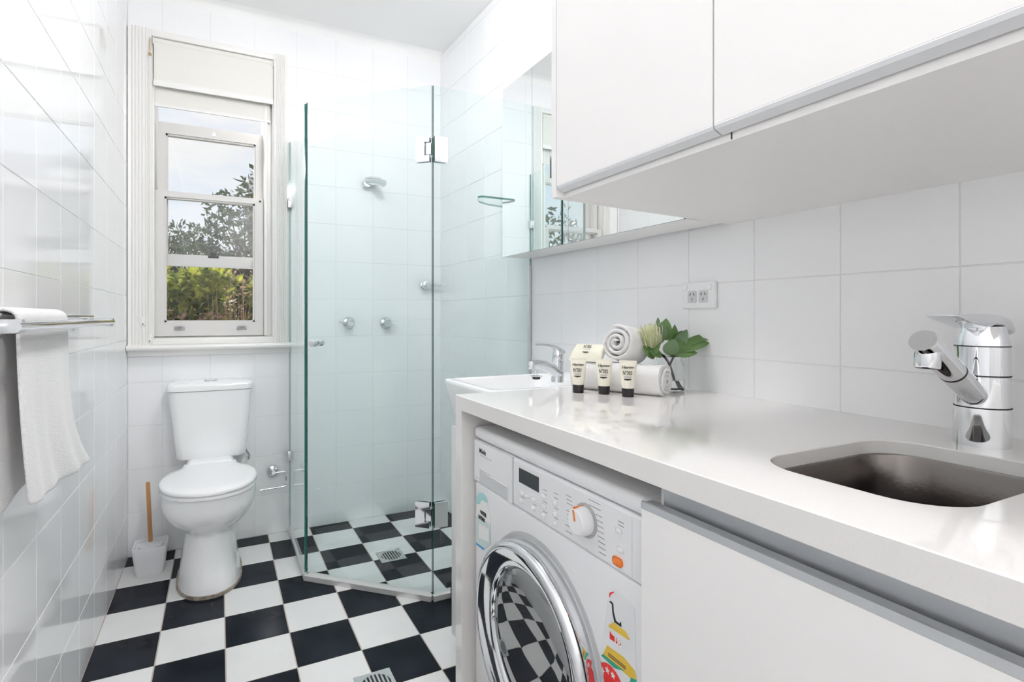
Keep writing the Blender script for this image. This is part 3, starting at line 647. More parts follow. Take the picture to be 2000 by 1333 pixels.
sticker('energy_label_hook', [(1190, 1163), (1191, 1158), (1199, 1156), (1199, 1158.5), (1193, 1162), (1191, 1168)], 'red', el, .0004)
sticker('energy_label_mark', [(1190, 1176), (1193, 1174), (1198, 1180), (1199, 1196), (1203, 1213), (1210, 1219), (1213, 1215), (1214, 1226), (1200, 1216), (1196, 1196), (1195, 1181)], 'ink', el, .0004)
sticker('energy_label_bar', [(1189, 1222), (1198, 1216), (1222, 1234), (1230, 1250), (1229, 1252), (1189, 1225)], 'yellow', el, .0004)
sticker('energy_label_box', [(1191, 1233), (1195, 1240), (1213, 1255), (1213, 1264), (1191, 1248)], 'red', el, .0004)
text('energy_label_text', '190', .013, PX(1199, 1253.5, SX-.0012), (0, -1, 0), (0, 0, 1), 'paper', el, bold=.0005)
sticker('energy_label_band', [(1186, 1261), (1218, 1284), (1240, 1311), (1244, 1328), (1232, 1326), (1178, 1278)], 'yellow', el, .0004)
sticker('energy_label_edge', [(1178, 1278), (1220, 1312), (1200, 1306), (1174, 1281)], 'green', el, .0006)
sticker('energy_label_edge', [(1232, 1324), (1243, 1329), (1243, 1340), (1230, 1336)], 'green', el, .0006)
for k in range(2):
    a, b = PX(1188, 1276+k*4, SX-.0010), PX(1222, 1303+k*4, SX-.0010); flat('energy_label_text', [a, b, b-Vector((0, 0, .0014)), a-Vector((0, 0, .0014))], (-.0002, 0, 0), 'stem', el)
cR = PX(1192, 1343, SX-.0006); bm = bmesh.new(); prism(bm, [(cR.x, cR.y+.037*math.cos(2*PI*k/40), cR.z+.042*math.sin(2*PI*k/40)-.006) for k in range(40)], (-.0003, 0, 0)); rd = finish('energy_label_disc', bm, 'red', el, 0)
for k in range(6):
    a = PI*(.08+.84*k/5); sy, sz = cR.y+.027*math.cos(a), cR.z-.006+.031*math.sin(a)
    flat('energy_label_star', [(cR.x-.0003, sy+(.0062 if q % 2 == 0 else .0026)*math.sin(q*PI/5), sz+(.0066 if q % 2 == 0 else .0028)*math.cos(q*PI/5)) for q in range(10)], (-.0003, 0, 0), 'paper', el)
bbox('side_liner', (.985, 1.56, .5905, .596, .1, ZS-.001), 'lam', sc)

# ---------------------------------------------------------------- kitchen mixer on the bench
kt = thing('sink_mixer_tap', 'tall chrome mixer tap with angled spout behind the steel sink', 'tap', (1.468, .405, ZB))
K = Vector((1.468, .405, 0))
def seg(name, pr, m='chrome', par=kt, sg=40): 
    bm = bmesh.new(); lathe(bm, pr, K, (0, 0, 1), sg); return finish(name, bm, m, par, 30)
kb = seg('body', [(.0345, ZB), (.0345, .9415), (.0335, .942), (.0335, .9435), (.0335, .944), (.0335, .9905), (.0325, .991), (.0325, .9925), (.033, .993), (.033, 1.0365), (.0325, 1.037), (.0325, 1.0385)])
for z, r in ((.942, .0342), (.9912, .0336), (1.0372, .0332)): seg('groove', [(r, z), (r, z+.0014)], 'dark', kb)
seg('cap', [(.0325, 1.0386), (.032, 1.045), (.029, 1.060), (.0275, 1.068), (.026, 1.0685)])
a = Vector((1.452, .405, .957)); b = Vector((1.284, .401, 1.050)); d = (b-a).normalized()
bm = bmesh.new(); tube(bm, [a, b-d*.002, b], [.0175, .0175, .0165], 32); spt = finish('spout', bm, 'chrome', kt, 40)
bm = bmesh.new(); m_ = a+(b-a)*.47; tube(bm, [m_, m_+d*.004], .0178, 32); finish('spout_ring', bm, 'dark', spt)
bm = bmesh.new(); q = b-d*.018; lathe(bm, [(.0155, .008), (.0155, .030), (.0145, .032)], q, (-.12, 0, -1), 28); nz_ = finish('nozzle', bm, 'chrome', spt)
bm = bmesh.new(); lathe(bm, [(.0135, .0318), (.0135, .0325)], q, (-.12, 0, -1), 28); finish('aerator', bm, 'dark', nz_)
bm = bmesh.new()     # lever: a wide hood over the cap that thins to a flat tongue
LV = [(.042, .026, 1.055, 1.072), (.030, .0265, 1.066, 1.0815), (.010, .0265, 1.0695, 1.086), (-.015, .026, 1.0695, 1.0875), (-.035, .025, 1.066, 1.088), (-.06, .0235, 1.070, 1.0875), (-.09, .0215, 1.0765, 1.087), (-.118, .0185, 1.083, 1.0865), (-.122, .015, 1.0845, 1.0862)]
rg = []
for dx, hw, z0, z1 in LV:
    pts = []
    for x, z in rrect(0, (z0+z1)/2, hw, (z1-z0)/2, min((z1-z0)/2*.95, .008), 4): pts.append(bm.verts.new((K.x+dx-.004, K.y+x, z)))
    rg.append(pts)
loft(bm, rg); finish('lever', bm, 'chrome', kt, 50)

# ---------------------------------------------------------------- basin, vanity and basin tap
YB0, YB1, XBA = 1.2535, 1.600, 1.045
bs = thing('basin', 'white ceramic rectangular hand basin beyond the benchtop', 'basin', (1.3, 1.43, .73))
bm = bmesh.new()
def rr3(x0, x1, y0, y1, r, z, n=5): return [bm.verts.new((x, y, z)) for x, y in rrect((x0+x1)/2, (y0+y1)/2, (x1-x0)/2, (y1-y0)/2, r, n)]
loft(bm, [rr3(XBA+.05, 1.55, YB0+.01, YB1-.03, .03, .735), rr3(XBA+.02, 1.555, YB0+.003, YB1-.012, .03, .765), rr3(XBA, 1.557, YB0, YB1, .02, .868), rr3(XBA, 1.557, YB0, YB1, .02, .879), rr3(XBA+.003, 1.556, YB0+.003, YB1-.003, .02, .882),
          rr3(XBA+.020, 1.405, YB0+.022, YB1-.020, .03, .882), rr3(XBA+.024, 1.401, YB0+.026, YB1-.024, .03, .878), rr3(XBA+.05, 1.385, YB0+.045, YB1-.045, .035, .80), rr3(XBA+.10, 1.35, YB0+.09, YB1-.09, .04, .785)])
finish('bowl', bm, 'ceramic', bs, 50)
vn = thing('vanity_cabinet', 'white vanity cabinet standing under the ceramic basin', 'cabinet', (1.3, 1.43, 0))
bbox('body', (1.085, 1.555, YB0+.004, YB1-.015, .0, .734), 'lam', vn, .002); bbox('door', (1.067, 1.084, YB0+.006, YB1-.017, .05, .728), 'lam', vn, .0015)
bp = PZ(1089, 746, ZB); bp = Vector((min(bp.x, 1.50), bp.y, ZB))
ft = thing('basin_tap', 'chrome single lever basin mixer behind the toiletry tubes', 'tap', tuple(bp))
bm = bmesh.new(); rg = []
for dx, z, hw, hl in ((0, .0, .019, .021), (0, .004, .0185, .0205), (.001, .035, .017, .019), (.002, .058, .018, .020), (.002, .066, .017, .019)):
    rg.append([bm.verts.new((bp.x+dx+hl*math.cos(2*PI*k/24), bp.y+hw*math.sin(2*PI*k/24), ZB+z)) for k in range(24)])
loft(bm, rg); finish('body', bm, 'chrome', ft, 50)
bm = bmesh.new(); P_ = catmull([bp+Vector((.004, 0, .026)), bp+Vector((-.03, 0, .046)), bp+Vector((-.065, 0, .056)), bp+Vector((-.10, 0, .058))], 5); tube(bm, P_, [.020-.009*k/(len(P_)-1) for k in range(len(P_))], 20); sp = finish('spout', bm, 'chrome', ft, 60)
bm = bmesh.new(); lathe(bm, [(.0115, 0), (.012, .01), (.0115, .022), (.009, .023)], bp+Vector((-.094, 0, .066)), (-.15, 0, -1), 20); finish('aerator', bm, 'chrome', sp)
bm = bmesh.new(); lathe(bm, [(.017, .0665), (.0185, .072), (.0185, .086), (.015, .098), (.006, .103)], bp+Vector((.002, 0, 0)), (0, 0, 1), 24); finish('handle_hub', bm, 'chrome', ft)
bm = bmesh.new(); P_ = catmull([bp+Vector((.018, 0, .090)), bp+Vector((-.004, 0, .104)), bp+Vector((-.04, 0, .113)), bp+Vector((-.08, 0, .116))], 5); tube(bm, P_, [.010-.006*k/(len(P_)-1) for k in range(len(P_))], 14, squash=1.5); finish('lever', bm, 'chrome', ft, 60)
pg = PZ(1047.5, 741, ZB); pg = Vector((pg.x, min(pg.y, YB1-.012), ZB))
pl_ = thing('basin_plug', 'chrome topped black rubber plug lying on the basin edge', 'plug', tuple(pg))
bm = bmesh.new(); lathe(bm, [(.0125, 0), (.0135, .009)], pg, (0, 0, 1), 24); finish('rubber', bm, 'black', pl_)
bm = bmesh.new(); lathe(bm, [(.021, .009), (.0215, .0105), (.012, .0125), (.003, .013), (.003, .022), (.0055, .024), (.004, .027)], pg, (0, 0, 1), 24); finish('top', bm, 'chrome', pl_)

# ---------------------------------------------------------------- mirror cabinet and wall cabinets
MX, MY0, MY1, MZ0, MZ1 = 1.417, .9485, 1.874, 1.325, 2.00
mc = thing('mirror_cabinet', 'mirror-fronted shaving cabinet on the wall above basin', 'mirror cabinet', (1.49, 1.41, MZ0))
bbox('carcass', (MX+.019, 1.553, MY0, MY1, MZ0, MZ1), 'lam', mc)
ys_ = [MY0, 1.190, 1.427, 1.65, MY1]
for a, b in zip(ys_, ys_[1:]):
    d_ = bbox('door_backing', (MX+.005, MX+.0185, a+.001, b-.001, MZ0, MZ1), 'lam', mc)
    bm = bmesh.new(); fs = box(bm, MX, MX+.005, a+.0008, b-.0008, MZ0, MZ1); [setattr(f, 'material_index', 1) for f in fs]; fs[5].material_index = 0
    finish('mirror', bm, ['mirror', 'mirredge'], d_, 0)
OX, OY, OZ = 1.025, .947, 1.337
def wallcab(label, y0, y1, gable, group='overhead cabinets'):
    t = thing('wall_cabinet', label, 'cabinet', (1.3, (y0+y1)/2, OZ), group)
    bm = bmesh.new()     # carcass, its underside falling slightly to the wall
    prism(bm, [(OX+.022, y0, OZ), (1.5715, y0, 1.3225), (1.5715, y0, 2.30), (OX+.022, y0, 2.30)], (0, y1-y0, 0)); finish('carcass', bm, 'lam', t, 0)
    if gable:
        bm = bmesh.new(); prism(bm, [(OX, y1, OZ), (1.5715, y1, 1.3225), (1.5715, y1, 2.30), (OX, y1, 2.30)], (0, .0165, 0)); finish('end_gable', bm, 'lam', t, 0)
    bm = bmesh.new(); prism(bm, [(OX, y0+.001, 1.3605), (OX+.003, y0+.001, 1.3565), (OX+.018, y0+.001, 1.350), (OX+.018, y0+.001, 2.298), (OX, y0+.001, 2.298)], (0, y1-y0-.003, 0)); finish('door', bm, 'lam', t, 0)
    bm = bmesh.new(); prism(bm, [(OX+.0003, y0+.001, 1.3600), (OX+.003, y0+.001, 1.3560), (OX+.0175, y0+.001, 1.3495), (OX+.0175, y0+.001, 1.3475), (OX+.0025, y0+.001, 1.3535), (OX-.0003, y0+.001, 1.3585)], (0, y1-y0-.003, 0)); finish('door_edge_strip', bm, 'edge', t, 0)
    return t
wallcab('white wall cabinet next to the mirror, with a closed flat door', .537, .930, True)
wallcab('white wall cabinet above the sink, with a wide closed flat door', -.75, .5371, False)
bbox('rail_slot', (OX+.0212, OX+.0225, .5225, .5245, 1.3385, 1.3490), 'black', bpy.data.objects['wall_cabinet.001'])

# ---------------------------------------------------------------- power outlet
a, b = PX(1338, 592, XR), PX(1400, 540, XR); oy0, oy1, oz0, oz1 = b.y-.0035, a.y, 1.106, 1.179
po = thing('power_outlet', 'white double power point with two switches on the tiled splashback', 'power outlet', (XR, (oy0+oy1)/2, oz0))
bm = bmesh.new(); box(bm, XR-.012, XR-.0002, oy0, oy1, oz0, oz1, .004, 3); finish('plate', bm, 'plastic', po, 40)
for yc in (oy0+.036, oy1-.036):
    bm = bmesh.new(); prism(bm, [(XR-.0135, yc+y, oz0+.032+z) for y, z in rrect(0, 0, .0145, .0165, .005, 4)], (.002, 0, 0)); sk_ = finish('socket', bm, 'sachet', po, 30)
    sk_.data.materials[0] = MT['lightgrey']
    for dy, dz, an in ((.006, .006, 28), (-.006, .006, -28), (0, -.008, 0)):
        bm = bmesh.new(); box(bm, XR-.0139, XR-.0132, -.0010, .0010, -.0036, .0036); bmesh.ops.rotate(bm, cent=(XR, 0, 0), matrix=Matrix.Rotation(math.radians(an), 3, 'X'), verts=bm.verts); bmesh.ops.translate(bm, vec=(0, yc+dy, oz0+.033+dz), verts=bm.verts); finish('slot', bm, 'dark', sk_, 0)
for yc in (oy0+.0165, oy1-.0115):
    bm = bmesh.new(); box(bm, XR-.0155, XR-.011, yc-.0075, yc+.0075, oz1-.023, oz1-.007, .002); finish('switch', bm, 'plastic', po)

# ---------------------------------------------------------------- things on the bench
def frame_at(c, right):
    R = Vector(right).normalized(); Nn = R.cross(Vector((0, 0, 1)));
    if Nn.dot(CAM-c) < 0: Nn = -Nn
    return R, Nn
def toiletry(u, v, num, label):
    c = PZ(u, v, ZB); c.z = ZB; R, Nn = frame_at(c, (.70, -.71, 0))
    t = thing('toiletry_tube', label, 'tube', tuple(c), 'toiletry tubes on the bench')
    bm = bmesh.new(); rg = []
    for z, hw, th_ in ((0, .0140, .0135), (.001, .0145, .014), (.0215, .0150, .0145)): rg.append([bm.verts.new(c+R*hw*math.cos(2*PI*k/28)+Nn*th_*math.sin(2*PI*k/28)+Vector((0, 0, z))) for k in range(28)])
    loft(bm, rg); finish('cap', bm, 'black', t, 40)
    bm = bmesh.new(); rg = []
    for z, hw, th_ in ((.0216, .0148, .0143), (.030, .0165, .0140), (.050, .0185, .0105), (.070, .0203, .006), (.083, .0212, .0024), (.0845, .0213, .0011), (.091, .0214, .0010)): rg.append([bm.verts.new(c+R*hw*math.cos(2*PI*k/28)+Nn*th_*math.sin(2*PI*k/28)+Vector((0, 0, z))) for k in range(28)])
    loft(bm, rg); bd = finish('body', bm, 'cream', t, 50)
    def lean(z, th0): return c+Vector((0, 0, z))+Nn*(th0+.0006)
    U = Vector((0, 0, 1))-Nn*.20
    text('brand_print', 'Hasrew', .0100, lean(.0715, .0066)-R*.0150, R, U, 'ink', bd, sx=.95, bold=.0002, shear=.25)
    text('number_print', 'N°'+num, .0140, lean(.0555, .0100)-R*.0120, R, U, 'ink', bd, sx=.62, bold=.0002)
    for k in range(2):
        q = lean(.0505-.0024*k, .0109); flat('small_print', [q-R*(.0098-.002*k), q+R*(.0098-.002*k), q+R*(.0098-.002*k)+U*.0010, q-R*(.0098-.002*k)+U*.0010], Nn*.0002, 'greyink', bd)
    q = lean(.0435, .0122); flat('emblem', [q-R*.0088+U*.0022, q+R*.0088+U*.0022, q+R*.0088, q+R*.0035-U*.0010, q-U*.0026, q-R*.0035-U*.0010, q-R*.0088], Nn*.0002, 'ink', bd)
toiletry(1129.3, 767, '301', 'cream toiletry tube with black cap standing nearest the basin tap')
toiletry(1179.7, 770, '302', 'cream toiletry tube with black cap in the middle of three tubes')
toiletry(1226.4, 775, '303', 'cream toiletry tube with black cap standing nearest the flower jar')

# folded towel lying behind the tubes
A = PZ(1142, 763, ZB); B = PZ(1286, 777, ZB); dr2 = (B-A).normalized(); nb = Vector((-dr2.y, dr2.x, 0)); nb = nb if nb.dot(CAM-A) < 0 else -nb
A = A-dr2*.045
bm = bmesh.new(); rg = []
Lh = (B-A).length; prof = []
for x, z in rrect(.048, .0385, .048, .0385, .030, 6): prof.append((x, z))
for k in range(13):
    f = k/12; rg.append([bm.verts.new(A+dr2*Lh*f+nb*(x+.002*math.sin(f*7+z*60))+Vector((0, 0, ZB+z*(1+.03*math.sin(f*5+1)))) - Vector((0, 0, A.z))) for x, z in prof])
loft(bm, rg); ftw = thing('folded_towel', 'white hand towel folded into a long roll behind the tubes', 'towel', tuple((A+B)/2))
finish('roll', bm, 'towel', ftw, 80)
bm = bmesh.new(); sp_ = []      # the folded layers at its end
for k in range(40):
    f = k/39; a_ = 5.5*PI*f; r_ = .006+.026*f; sp_.append(B+dr2*.0035+nb*(.048+r_*1.15*math.cos(a_))+Vector((0, 0, .0385+r_*math.sin(a_))))
tube(bm, sp_, .0035, 6); finish('fold', bm, 'towel', ftw)
# rolled face cloth on top of it
def spiral_roll(c, ax, r, l, label):
    ax = Vector(ax).normalized(); s = ax.cross(Vector((0, 0, 1))).normalized(); u = s.cross(ax)
    turns = 3.2; n = 120; bm = bmesh.new(); a0 = []; th_ = .0105
    for k in range(n+1):
        f = k/n; a_ = 2*PI*turns*f+.6; rr_ = .004+(r-.004)*f; a0.append((rr_*math.cos(a_), rr_*math.sin(a_), th_*.43, -.007*(1-f)**1.3))
    front_o, front_i, back_o, back_i, mid = [], [], [], [], []
    for x, y, h, adv in a0:
        rr_ = math.hypot(x, y); ux, uy = x/rr_, y/rr_
        for lst, k, off in ((front_o, 1, .002), (mid, 0, -.0025), (front_i, -1, .002)): lst.append(bm.verts.new(c+s*(x+ux*h*k)+u*(y+uy*h*k)+ax*(adv+off)))
        for lst, k in ((back_o, 1), (back_i, -1)): lst.append(bm.verts.new(c+s*(x*1.12+ux*h*k)+u*(y*1.12+uy*h*k)+ax*(l)))
    loft(bm, [back_o, front_o, mid, front_i, back_i], False, 0, False)
    bm.faces.new((back_o[-1], front_o[-1], mid[-1], front_i[-1], back_i[-1]))
    t = finish('rolled_face_cloth', bm, 'towel', None, 70); return tag(t, label, 'face cloth')
rc = CAM+ray(1204, 655)*((PZ(1200, 763, ZB)-CAM).length/ray(1200, 763).length*.99)
spiral_roll(Vector((rc.x, rc.y, ZB+.077+.054)), (.93, .33, -.20), .048, .085, 'white face cloth rolled in a spiral on the folded towel')
# paper sachet leaning on the folded towel
dS = (A-CAM).length; sq = []
q0 = A+dr2*.004+nb*.010+Vector((0, 0, .0785)); Us = (Vector((0, 0, 1))*.75+nb*.66).normalized()
sa = thing('soap_sachet', 'flat cream paper sachet lying behind the tube nearest the tap', 'sachet', tuple(q0))
Rs = (dr2*.86+nb*.0).normalized(); rg = []
bm = bmesh.new()
for k in range(9):
    f = k/8; hw = .050-.006*f; bul = .009*math.sin(PI*min(max(f*1.06-.03, 0), 1))+.0008
    ring_ = []
    for x, y in rrect(0, 0, hw, bul, min(bul*.95, .007), 3): ring_.append(bm.verts.new(q0+Rs*(x+.036)+Us*(.060*f)+Rs.cross(Us)*(y)))
    rg.append(ring_)
loft(bm, rg); sbag = finish('pack', bm, 'sachet', sa, 50)
nS = Rs.cross(Us); nS = nS if nS.dot(CAM-q0) > 0 else -nS
text('number_print', 'N°305', .0135, q0+Rs*.022+Us*.040+nS*.0103, Rs, Us, 'ink', sbag, sx=.65, bold=.0002)
q = q0+Rs*.034+Us*.024+nS*.0106; flat('emblem', [q-Rs*.009+Us*.002, q+Rs*.009+Us*.002, q+Rs*.009, q-Us*.003, q-Rs*.009], nS*.0002, 'ink', sbag)
q = q0+Rs*.034+Us*.0335+nS*.0104; flat('small_print', [q-Rs*.010, q+Rs*.010, q+Rs*.010+Us*.001, q-Rs*.010+Us*.001], nS*.0002, 'greyink', sbag)

# vase with a protea and leaves
vc = PZ(1304, 764, ZB)+Vector((.008, .003, 0)); vc.z = ZB
va = thing('glass_vase', 'clear glass jar holding water, in the corner of the bench', 'vase', tuple(vc))
bm = bmesh.new(); lathe(bm, [(.030, .001), (.0385, .003), (.0405, .010), (.0405, .062), (.038, .074), (.033, .082), (.032, .090), (.0345, .094), (.0335, .0955), (.0310, .0925), (.0308, .083), (.0355, .074), (.0380, .062), (.0380, .010), (.030, .006)], vc, (0, 0, 1), 40, False); finish('jar', bm, 'clear', va, 50)
bm = bmesh.new(); lathe(bm, [(.0376, .007), (.0376, .031)], vc, (0, 0, 1), 40); finish('water', bm, 'water', va, 30)
def leaf(bm, base, tip, wid, nrm, fold=.25, n=6, curl=.0):
    base, tip = Vector(base), Vector(tip); d = tip-base; L_ = d.length; d.normalize(); s = d.cross(Vector(nrm)).normalized(); nn = s.cross(d)
    rows_ = []
    for k in range(n+1):
        f = k/n; wv = wid*math.sin(PI*min(f*.92+.06, 1))**.8*(1-.25*f) if k < n else .0004; c_ = base+d*L_*f+nn*(curl*L_*math.sin(PI*f))
        rows_.append([bm.verts.new(c_-s*wv+nn*wv*fold), bm.verts.new(c_), bm.verts.new(c_+s*wv+nn*wv*fold)])
    loft(bm, rows_, False, 0, False)
ax_r, ax_f = Vector((.903, -.4295, 0)), Vector((.4295, .903, 0)); zu = Vector((0, 0, 1))
def at(u, v, dep=0): d_ = ray(u, v); k = (vc-CAM).dot(ax_f); return CAM+d_*(k+dep)
pt = thing('protea_stem', 'pale green protea flower on a stem with broad leaves in jar', 'flower', tuple(at(1290, 700)))
bm = bmesh.new(); tube(bm, catmull([at(1322, 762, .015), at(1312, 725, 0), at(1300, 700, 0), at(1288, 690, 0), at(1277, 675, 0)], 4), .0035, 8); finish('stem', bm, 'stem', pt)
hc = at(1276, 680, -.005); hax = (at(1268, 632, -.012)-hc).normalized()
bm = bmesh.new(); lathe(bm, [(.004, -.004), (.018, .004), (.0275, .018), (.0295, .032), (.026, .047), (.018, .058), (.006, .063)], hc, hax, 28); finish('flower_head', bm, 'bract', pt, 60)
s_ = hax.orthogonal().normalized(); t_ = hax.cross(s_)
for ring_i, (r0, r1, h0, h1, wv, nn_) in enumerate(((.012, .031, .002, .034, .007, 11), (.02, .032, .014, .050, .006, 12), (.022, .027, .028, .064, .005, 12))):
    for k in range(nn_):
        a_ = 2*PI*(k+.5*(ring_i % 2))/nn_; dv = s_*math.cos(a_)+t_*math.sin(a_)
        bm = bmesh.new(); leaf(bm, hc+dv*r0+hax*h0, hc+dv*r1+hax*h1, wv, dv, -.3, 4, .10); finish('bract', bm, 'bract', pt, 80)
for k in range(26):
    a_ = random.uniform(0, 2*PI); dv = s_*math.cos(a_)+t_*math.sin(a_); h = random.uniform(.005, .04); L_ = random.uniform(.02, .04)
    p0 = hc+dv*.028+hax*h; bm = bmesh.new(); tube(bm, catmull([p0, p0+dv*.004+hax*L_*.5, p0+dv*random.uniform(.0, .008)+hax*L_], 3), [.0009]*7, 5); finish('style', bm, 'hair', pt)
sp2 = thing('leaf_sprig', 'sprig of long dark green leaves reaching right from the jar', 'foliage', tuple(at(1312, 700)))
bm = bmesh.new(); tube(bm, catmull([at(1300, 758, .0), at(1305, 725, 0), at(1314, 700, 0), at(1325, 680, 0)], 4), .0028, 8); finish('stem', bm, 'stem', sp2)
cf = -ax_f
for (b_, t__, wv, nr, m_, pr_, cu) in (
    ((1287, 672, -.02), (1293, 628, -.028), .0125, cf+ax_r*.2, 'leafD', pt, .06), ((1300, 665, .0), (1301, 622, .005), .013, cf-ax_r*.5, 'leafC', pt, .08),
    ((1306, 690, .01), (1318, 634, .015), .014, cf+ax_r*.4, 'leafC', pt, .05), ((1284, 668, .02), (1285, 620, .02), .008, cf, 'leafD', pt, .05),
    ((1268, 690, -.01), (1290, 668, -.03), .016, cf+zu, 'leafC', pt, .05), ((1278, 700, -.02), (1256, 676, -.02), .013, cf+zu*.6, 'leafC', pt, .06), ((1292, 698, -.03), (1266, 684, -.02), .011, cf+zu, 'leafC', pt, .05),
    ((1306, 694, -.01), (1330, 664, -.02), .018, cf+zu*.3, 'leafC', sp2, .06), ((1318, 686, 0), (1342, 644, .0), .013, cf+zu*.2-ax_r*.3, 'leafD', sp2, .05), ((1314, 680, .01), (1332, 646, .01), .012, cf, 'leafC', sp2, .05),
    ((1322, 682, 0), (1412, 652, .0), .0135, cf*.5+zu, 'leafC', sp2, .05), ((1320, 684, -.01), (1386, 670, -.02), .015, cf+zu*.8, 'leafC', sp2, .04), ((1316, 692, -.02), (1362, 690, -.03), .0125, cf+zu*.7, 'leafC', sp2, .05),
    ((1303, 692, -.03), (1318, 662, -.05), .017, cf, 'leafD', sp2, .04)):
    bm = bmesh.new(); leaf(bm, at(*b_), at(*t__), wv*1.45, nr, .22, 8, cu); finish('leaf', bm, m_, pr_, 80)

# ---------------------------------------------------------------- ceiling lamps added out of view as fill light
for i, (loc, pw) in enumerate(FILL_LAMPS):
    t = thing('fill_lamp', ('round white ceiling lamp added out of view above the basin as fill', 'round white ceiling lamp added behind the viewer, near the door, as fill')[i], 'lamp', (loc[0], loc[1], ZC), 'added fill lamps')
    bm = bmesh.new(); lathe(bm, [(.19, 0), (.19, -.02), (.175, -.022)], (loc[0], loc[1], ZC), (0, 0, 1), 40); finish('base', bm, 'plastic', t)
    bm = bmesh.new(); lathe(bm, [(.175, -.021), (.172, -.06), (.15, -.098), (.11, -.118), (.06, -.128), (.001, -.131)], (loc[0], loc[1], ZC), (0, 0, 1), 32, False)
    finish('diffuser', bm, mat('fill_lamp_diffuser', (.9, .9, .88), .4, emit=((.985, .98, 1), pw)), t, 60)

# ---------------------------------------------------------------- garden outside the window
struct(bbox('ground', (-9, 9, 3.06, 30, -.5, -.35), 'soil'))
def leaves(n, fn, size, m, name, parent, seed):
    rnd = random.Random(seed); V = []; Fc = []
    for _ in range(n):
        c = Vector(fn(rnd)); d = Vector((rnd.gauss(0, 1), rnd.gauss(0, 1), rnd.gauss(.2, .8))).normalized(); s = d.orthogonal().normalized(); s = Matrix.Rotation(rnd.uniform(0, 2*PI), 3, d) @ s
        L_ = size*rnd.uniform(.6, 1.35); W_ = L_*rnd.uniform(.32, .48); nn = d.cross(s); i = len(V)
        V += [c, c+d*L_*.5+s*W_*.5+nn*L_*.08, c+d*L_, c+d*L_*.5-s*W_*.5+nn*L_*.08]; Fc.append((i, i+1, i+2, i+3))
    me = bpy.data.meshes.new(name); me.from_pydata(V, [], Fc); me.materials.append(MT[m])
    return link(name, me, parent, 'stuff')
def hedge(x0, x1, y, ztop, n, label, seed):
    t = thing('hedge', label, 'hedge', ((x0+x1)/2, y, -.35), 'garden hedge bushes')
    def f(r):
        x = r.uniform(x0, x1); zt = ztop+.10*math.sin(x*3.1+seed)+.06*math.sin(x*7.7); z = r.uniform(-.3, zt)
        return (x, y+r.uniform(-.30, .35)*(1-.25*max(0, z)), z)
    leaves(n*3, f, .125, 'leafA', 'foliage', t, seed)
    leaves(n//3, lambda r_: (r_.uniform(x0, x1), y-.24+r_.uniform(-.08, .1), r_.uniform(.5, 1.14)), .06, 'dry', 'withered_leaves', t, seed+1)
    bm = bmesh.new(); rnd = random.Random(seed)
    for k in range(int((x1-x0)*9)):
        x = rnd.uniform(x0, x1); tube(bm, [(x, y+rnd.uniform(-.1, .1), -.36), (x+rnd.uniform(-.1, .1), y, .5), (x+rnd.uniform(-.25, .25), y+rnd.uniform(-.2, .2), ztop-.1)], [.018, .012, .005], 5, False)
    finish('branches', bm, 'bark', t, 60, 'stuff')
hedge(-4.5, -.06, 5.95, 1.54, 5200, 'leafy green hedge bush seen in the window reflections, beyond the glass', 3)
hedge(-.3, .40, 5.05, 1.47, 1900, 'sunlit leafy hedge bush filling the left of the lower window pane', 5)
hedge(.22, 4.6, 5.95, 1.54, 5200, 'leafy hedge bush behind dry twigs at the right of the window', 8)
t = thing('dry_shrub', 'dry pinkish brown twiggy shrub in front of the hedge', 'shrub', (.75, 4.7, -.35))
rnd = random.Random(4); bm = bmesh.new()
for k in range(520):
    x = rnd.uniform(.42, 1.5); y = rnd.uniform(4.45, 4.65); h = rnd.uniform(.8, 1.78); p0 = Vector((x, y, -.35)); p2 = p0+Vector((rnd.uniform(-.16, .16), rnd.uniform(-.1, .1), h)); tube(bm, [p0, (p0+p2)/2+Vector((rnd.uniform(-.05, .05), 0, 0)), p2], [.005, .004, .0015], 4, False)
finish('twigs', bm, 'dry', t, 60, 'stuff')
leaves(1500, lambda r: (r.uniform(.42, 1.5), r.uniform(4.4, 4.65), r.uniform(.3, 1.42)), .035, 'dry', 'dry_leaves', t, 12)
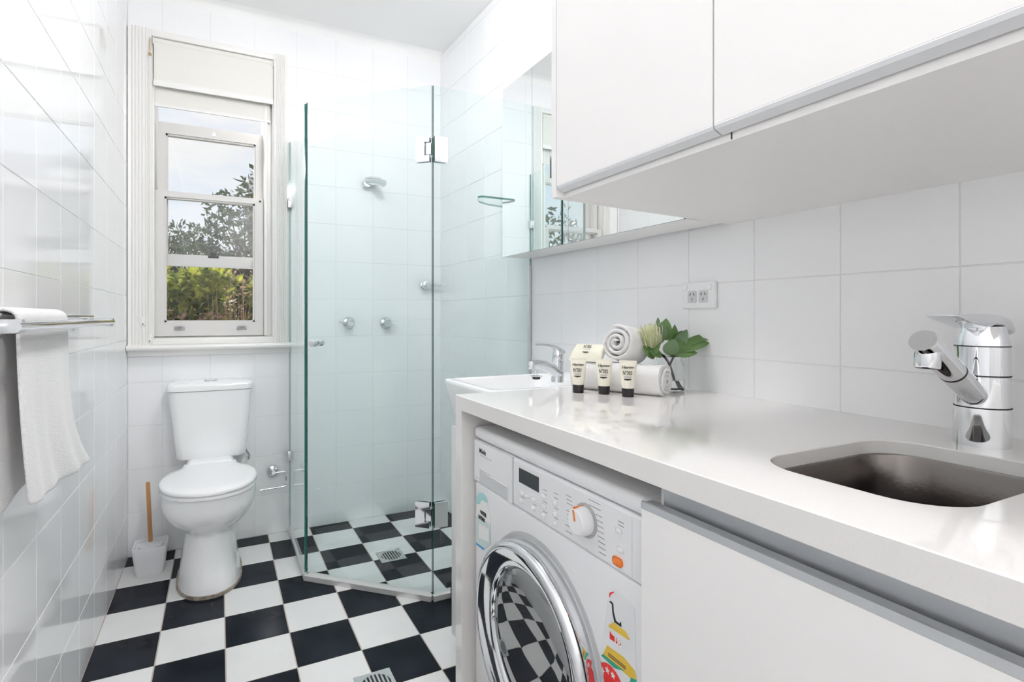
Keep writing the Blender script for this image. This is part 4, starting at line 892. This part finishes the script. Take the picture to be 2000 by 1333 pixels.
def tree(label, x, y, h, crowns, n, size, seed, group='trees beyond the hedge'):
    t = thing('tree', label, 'tree', (x, y, -.4), group); rnd = random.Random(seed); bm = bmesh.new()
    tube(bm, [(x, y, -.45), (x+.05, y, h*.4), (x, y, h*.7)], [.09, .06, .03], 8, False)
    for cx_, cy_, cz_, rx, rz in crowns:
        for k in range(14):
            a_ = Vector((rnd.gauss(0, 1), rnd.gauss(0, 1), rnd.gauss(0, 1))).normalized()*rnd.uniform(.5, 1); e_ = Vector((cx_+a_.x*rx, cy_+a_.y*rx, cz_+a_.z*rz)); tube(bm, [(x, y, h*rnd.uniform(.25, .6)), (Vector((x, y, h*.5))+e_)/2+Vector((rnd.uniform(-.1, .1), 0, .05)), e_], [.022, .012, .004], 5, False)
    finish('branches', bm, 'bark', t, 60)
    tot = sum(c[3]**2*c[4] for c in crowns)
    def f(r):
        q = r.uniform(0, tot); 
        for c in crowns:
            q -= c[3]**2*c[4]
            if q <= 0: break
        while True:
            v_ = Vector((r.uniform(-1, 1), r.uniform(-1, 1), r.uniform(-1, 1)))
            p_ = Vector((c[0]+v_.x*c[3], c[1]+v_.y*c[3], c[2]+v_.z*c[4]))
            if v_.length < 1 and noise.noise(p_*2.6+Vector((seed, 0, 0))) > -.02+.25*(v_.length-.7): return p_
    leaves(n, f, size, 'leafB', 'foliage', t, seed)
tree('dark leafy tree with a spray of thin upper twigs, seen in upper pane', .85, 8.2, 2.9, [(.75, 8.2, 2.25, .80, .62), (1.05, 8.1, 2.75, .50, .45), (.35, 8.3, 2.0, .5, .4)], 2600, .105, 21)
tree('brownish low spreading tree behind the left of the window', -.6, 11.0, 2.6, [(-.55, 11.0, 2.15, 1.0, .5), (.1, 10.8, 1.8, .75, .45), (-.2, 10.7, 2.5, .55, .3)], 1700, .105, 34)
tree('wide dark tree far left of the window view', -3.2, 8.6, 3.2, [(-3.2, 8.6, 2.3, 1.2, .9), (-2.2, 8.8, 1.9, .8, .6)], 1500, .14, 41)
ho = thing('house', 'pale rendered house with grey roof beyond the hedge', 'house', (4.2, 13, -.4))
bbox('wall', (1.35, 7.0, 12, 15, -.4, 3.35), 'house', ho)
bm = bmesh.new(); prism(bm, [(1.0, 11.6, 3.35), (1.0, 13.5, 4.4), (1.0, 15.4, 3.35)], (6.4, 0, 0)); finish('roof', bm, 'roof', ho, 0)
bbox('gutter', (1.0, 7.4, 11.5, 11.62, 3.28, 3.40), 'roof', ho)
for x in (2.0, 3.6):
    f_ = bbox('window', (x, x+.8, 11.96, 12.02, 1.6, 2.6), 'gloss', ho); bbox('pane', (x+.06, x+.74, 11.95, 11.97, 1.66, 2.54), 'lcd', f_)
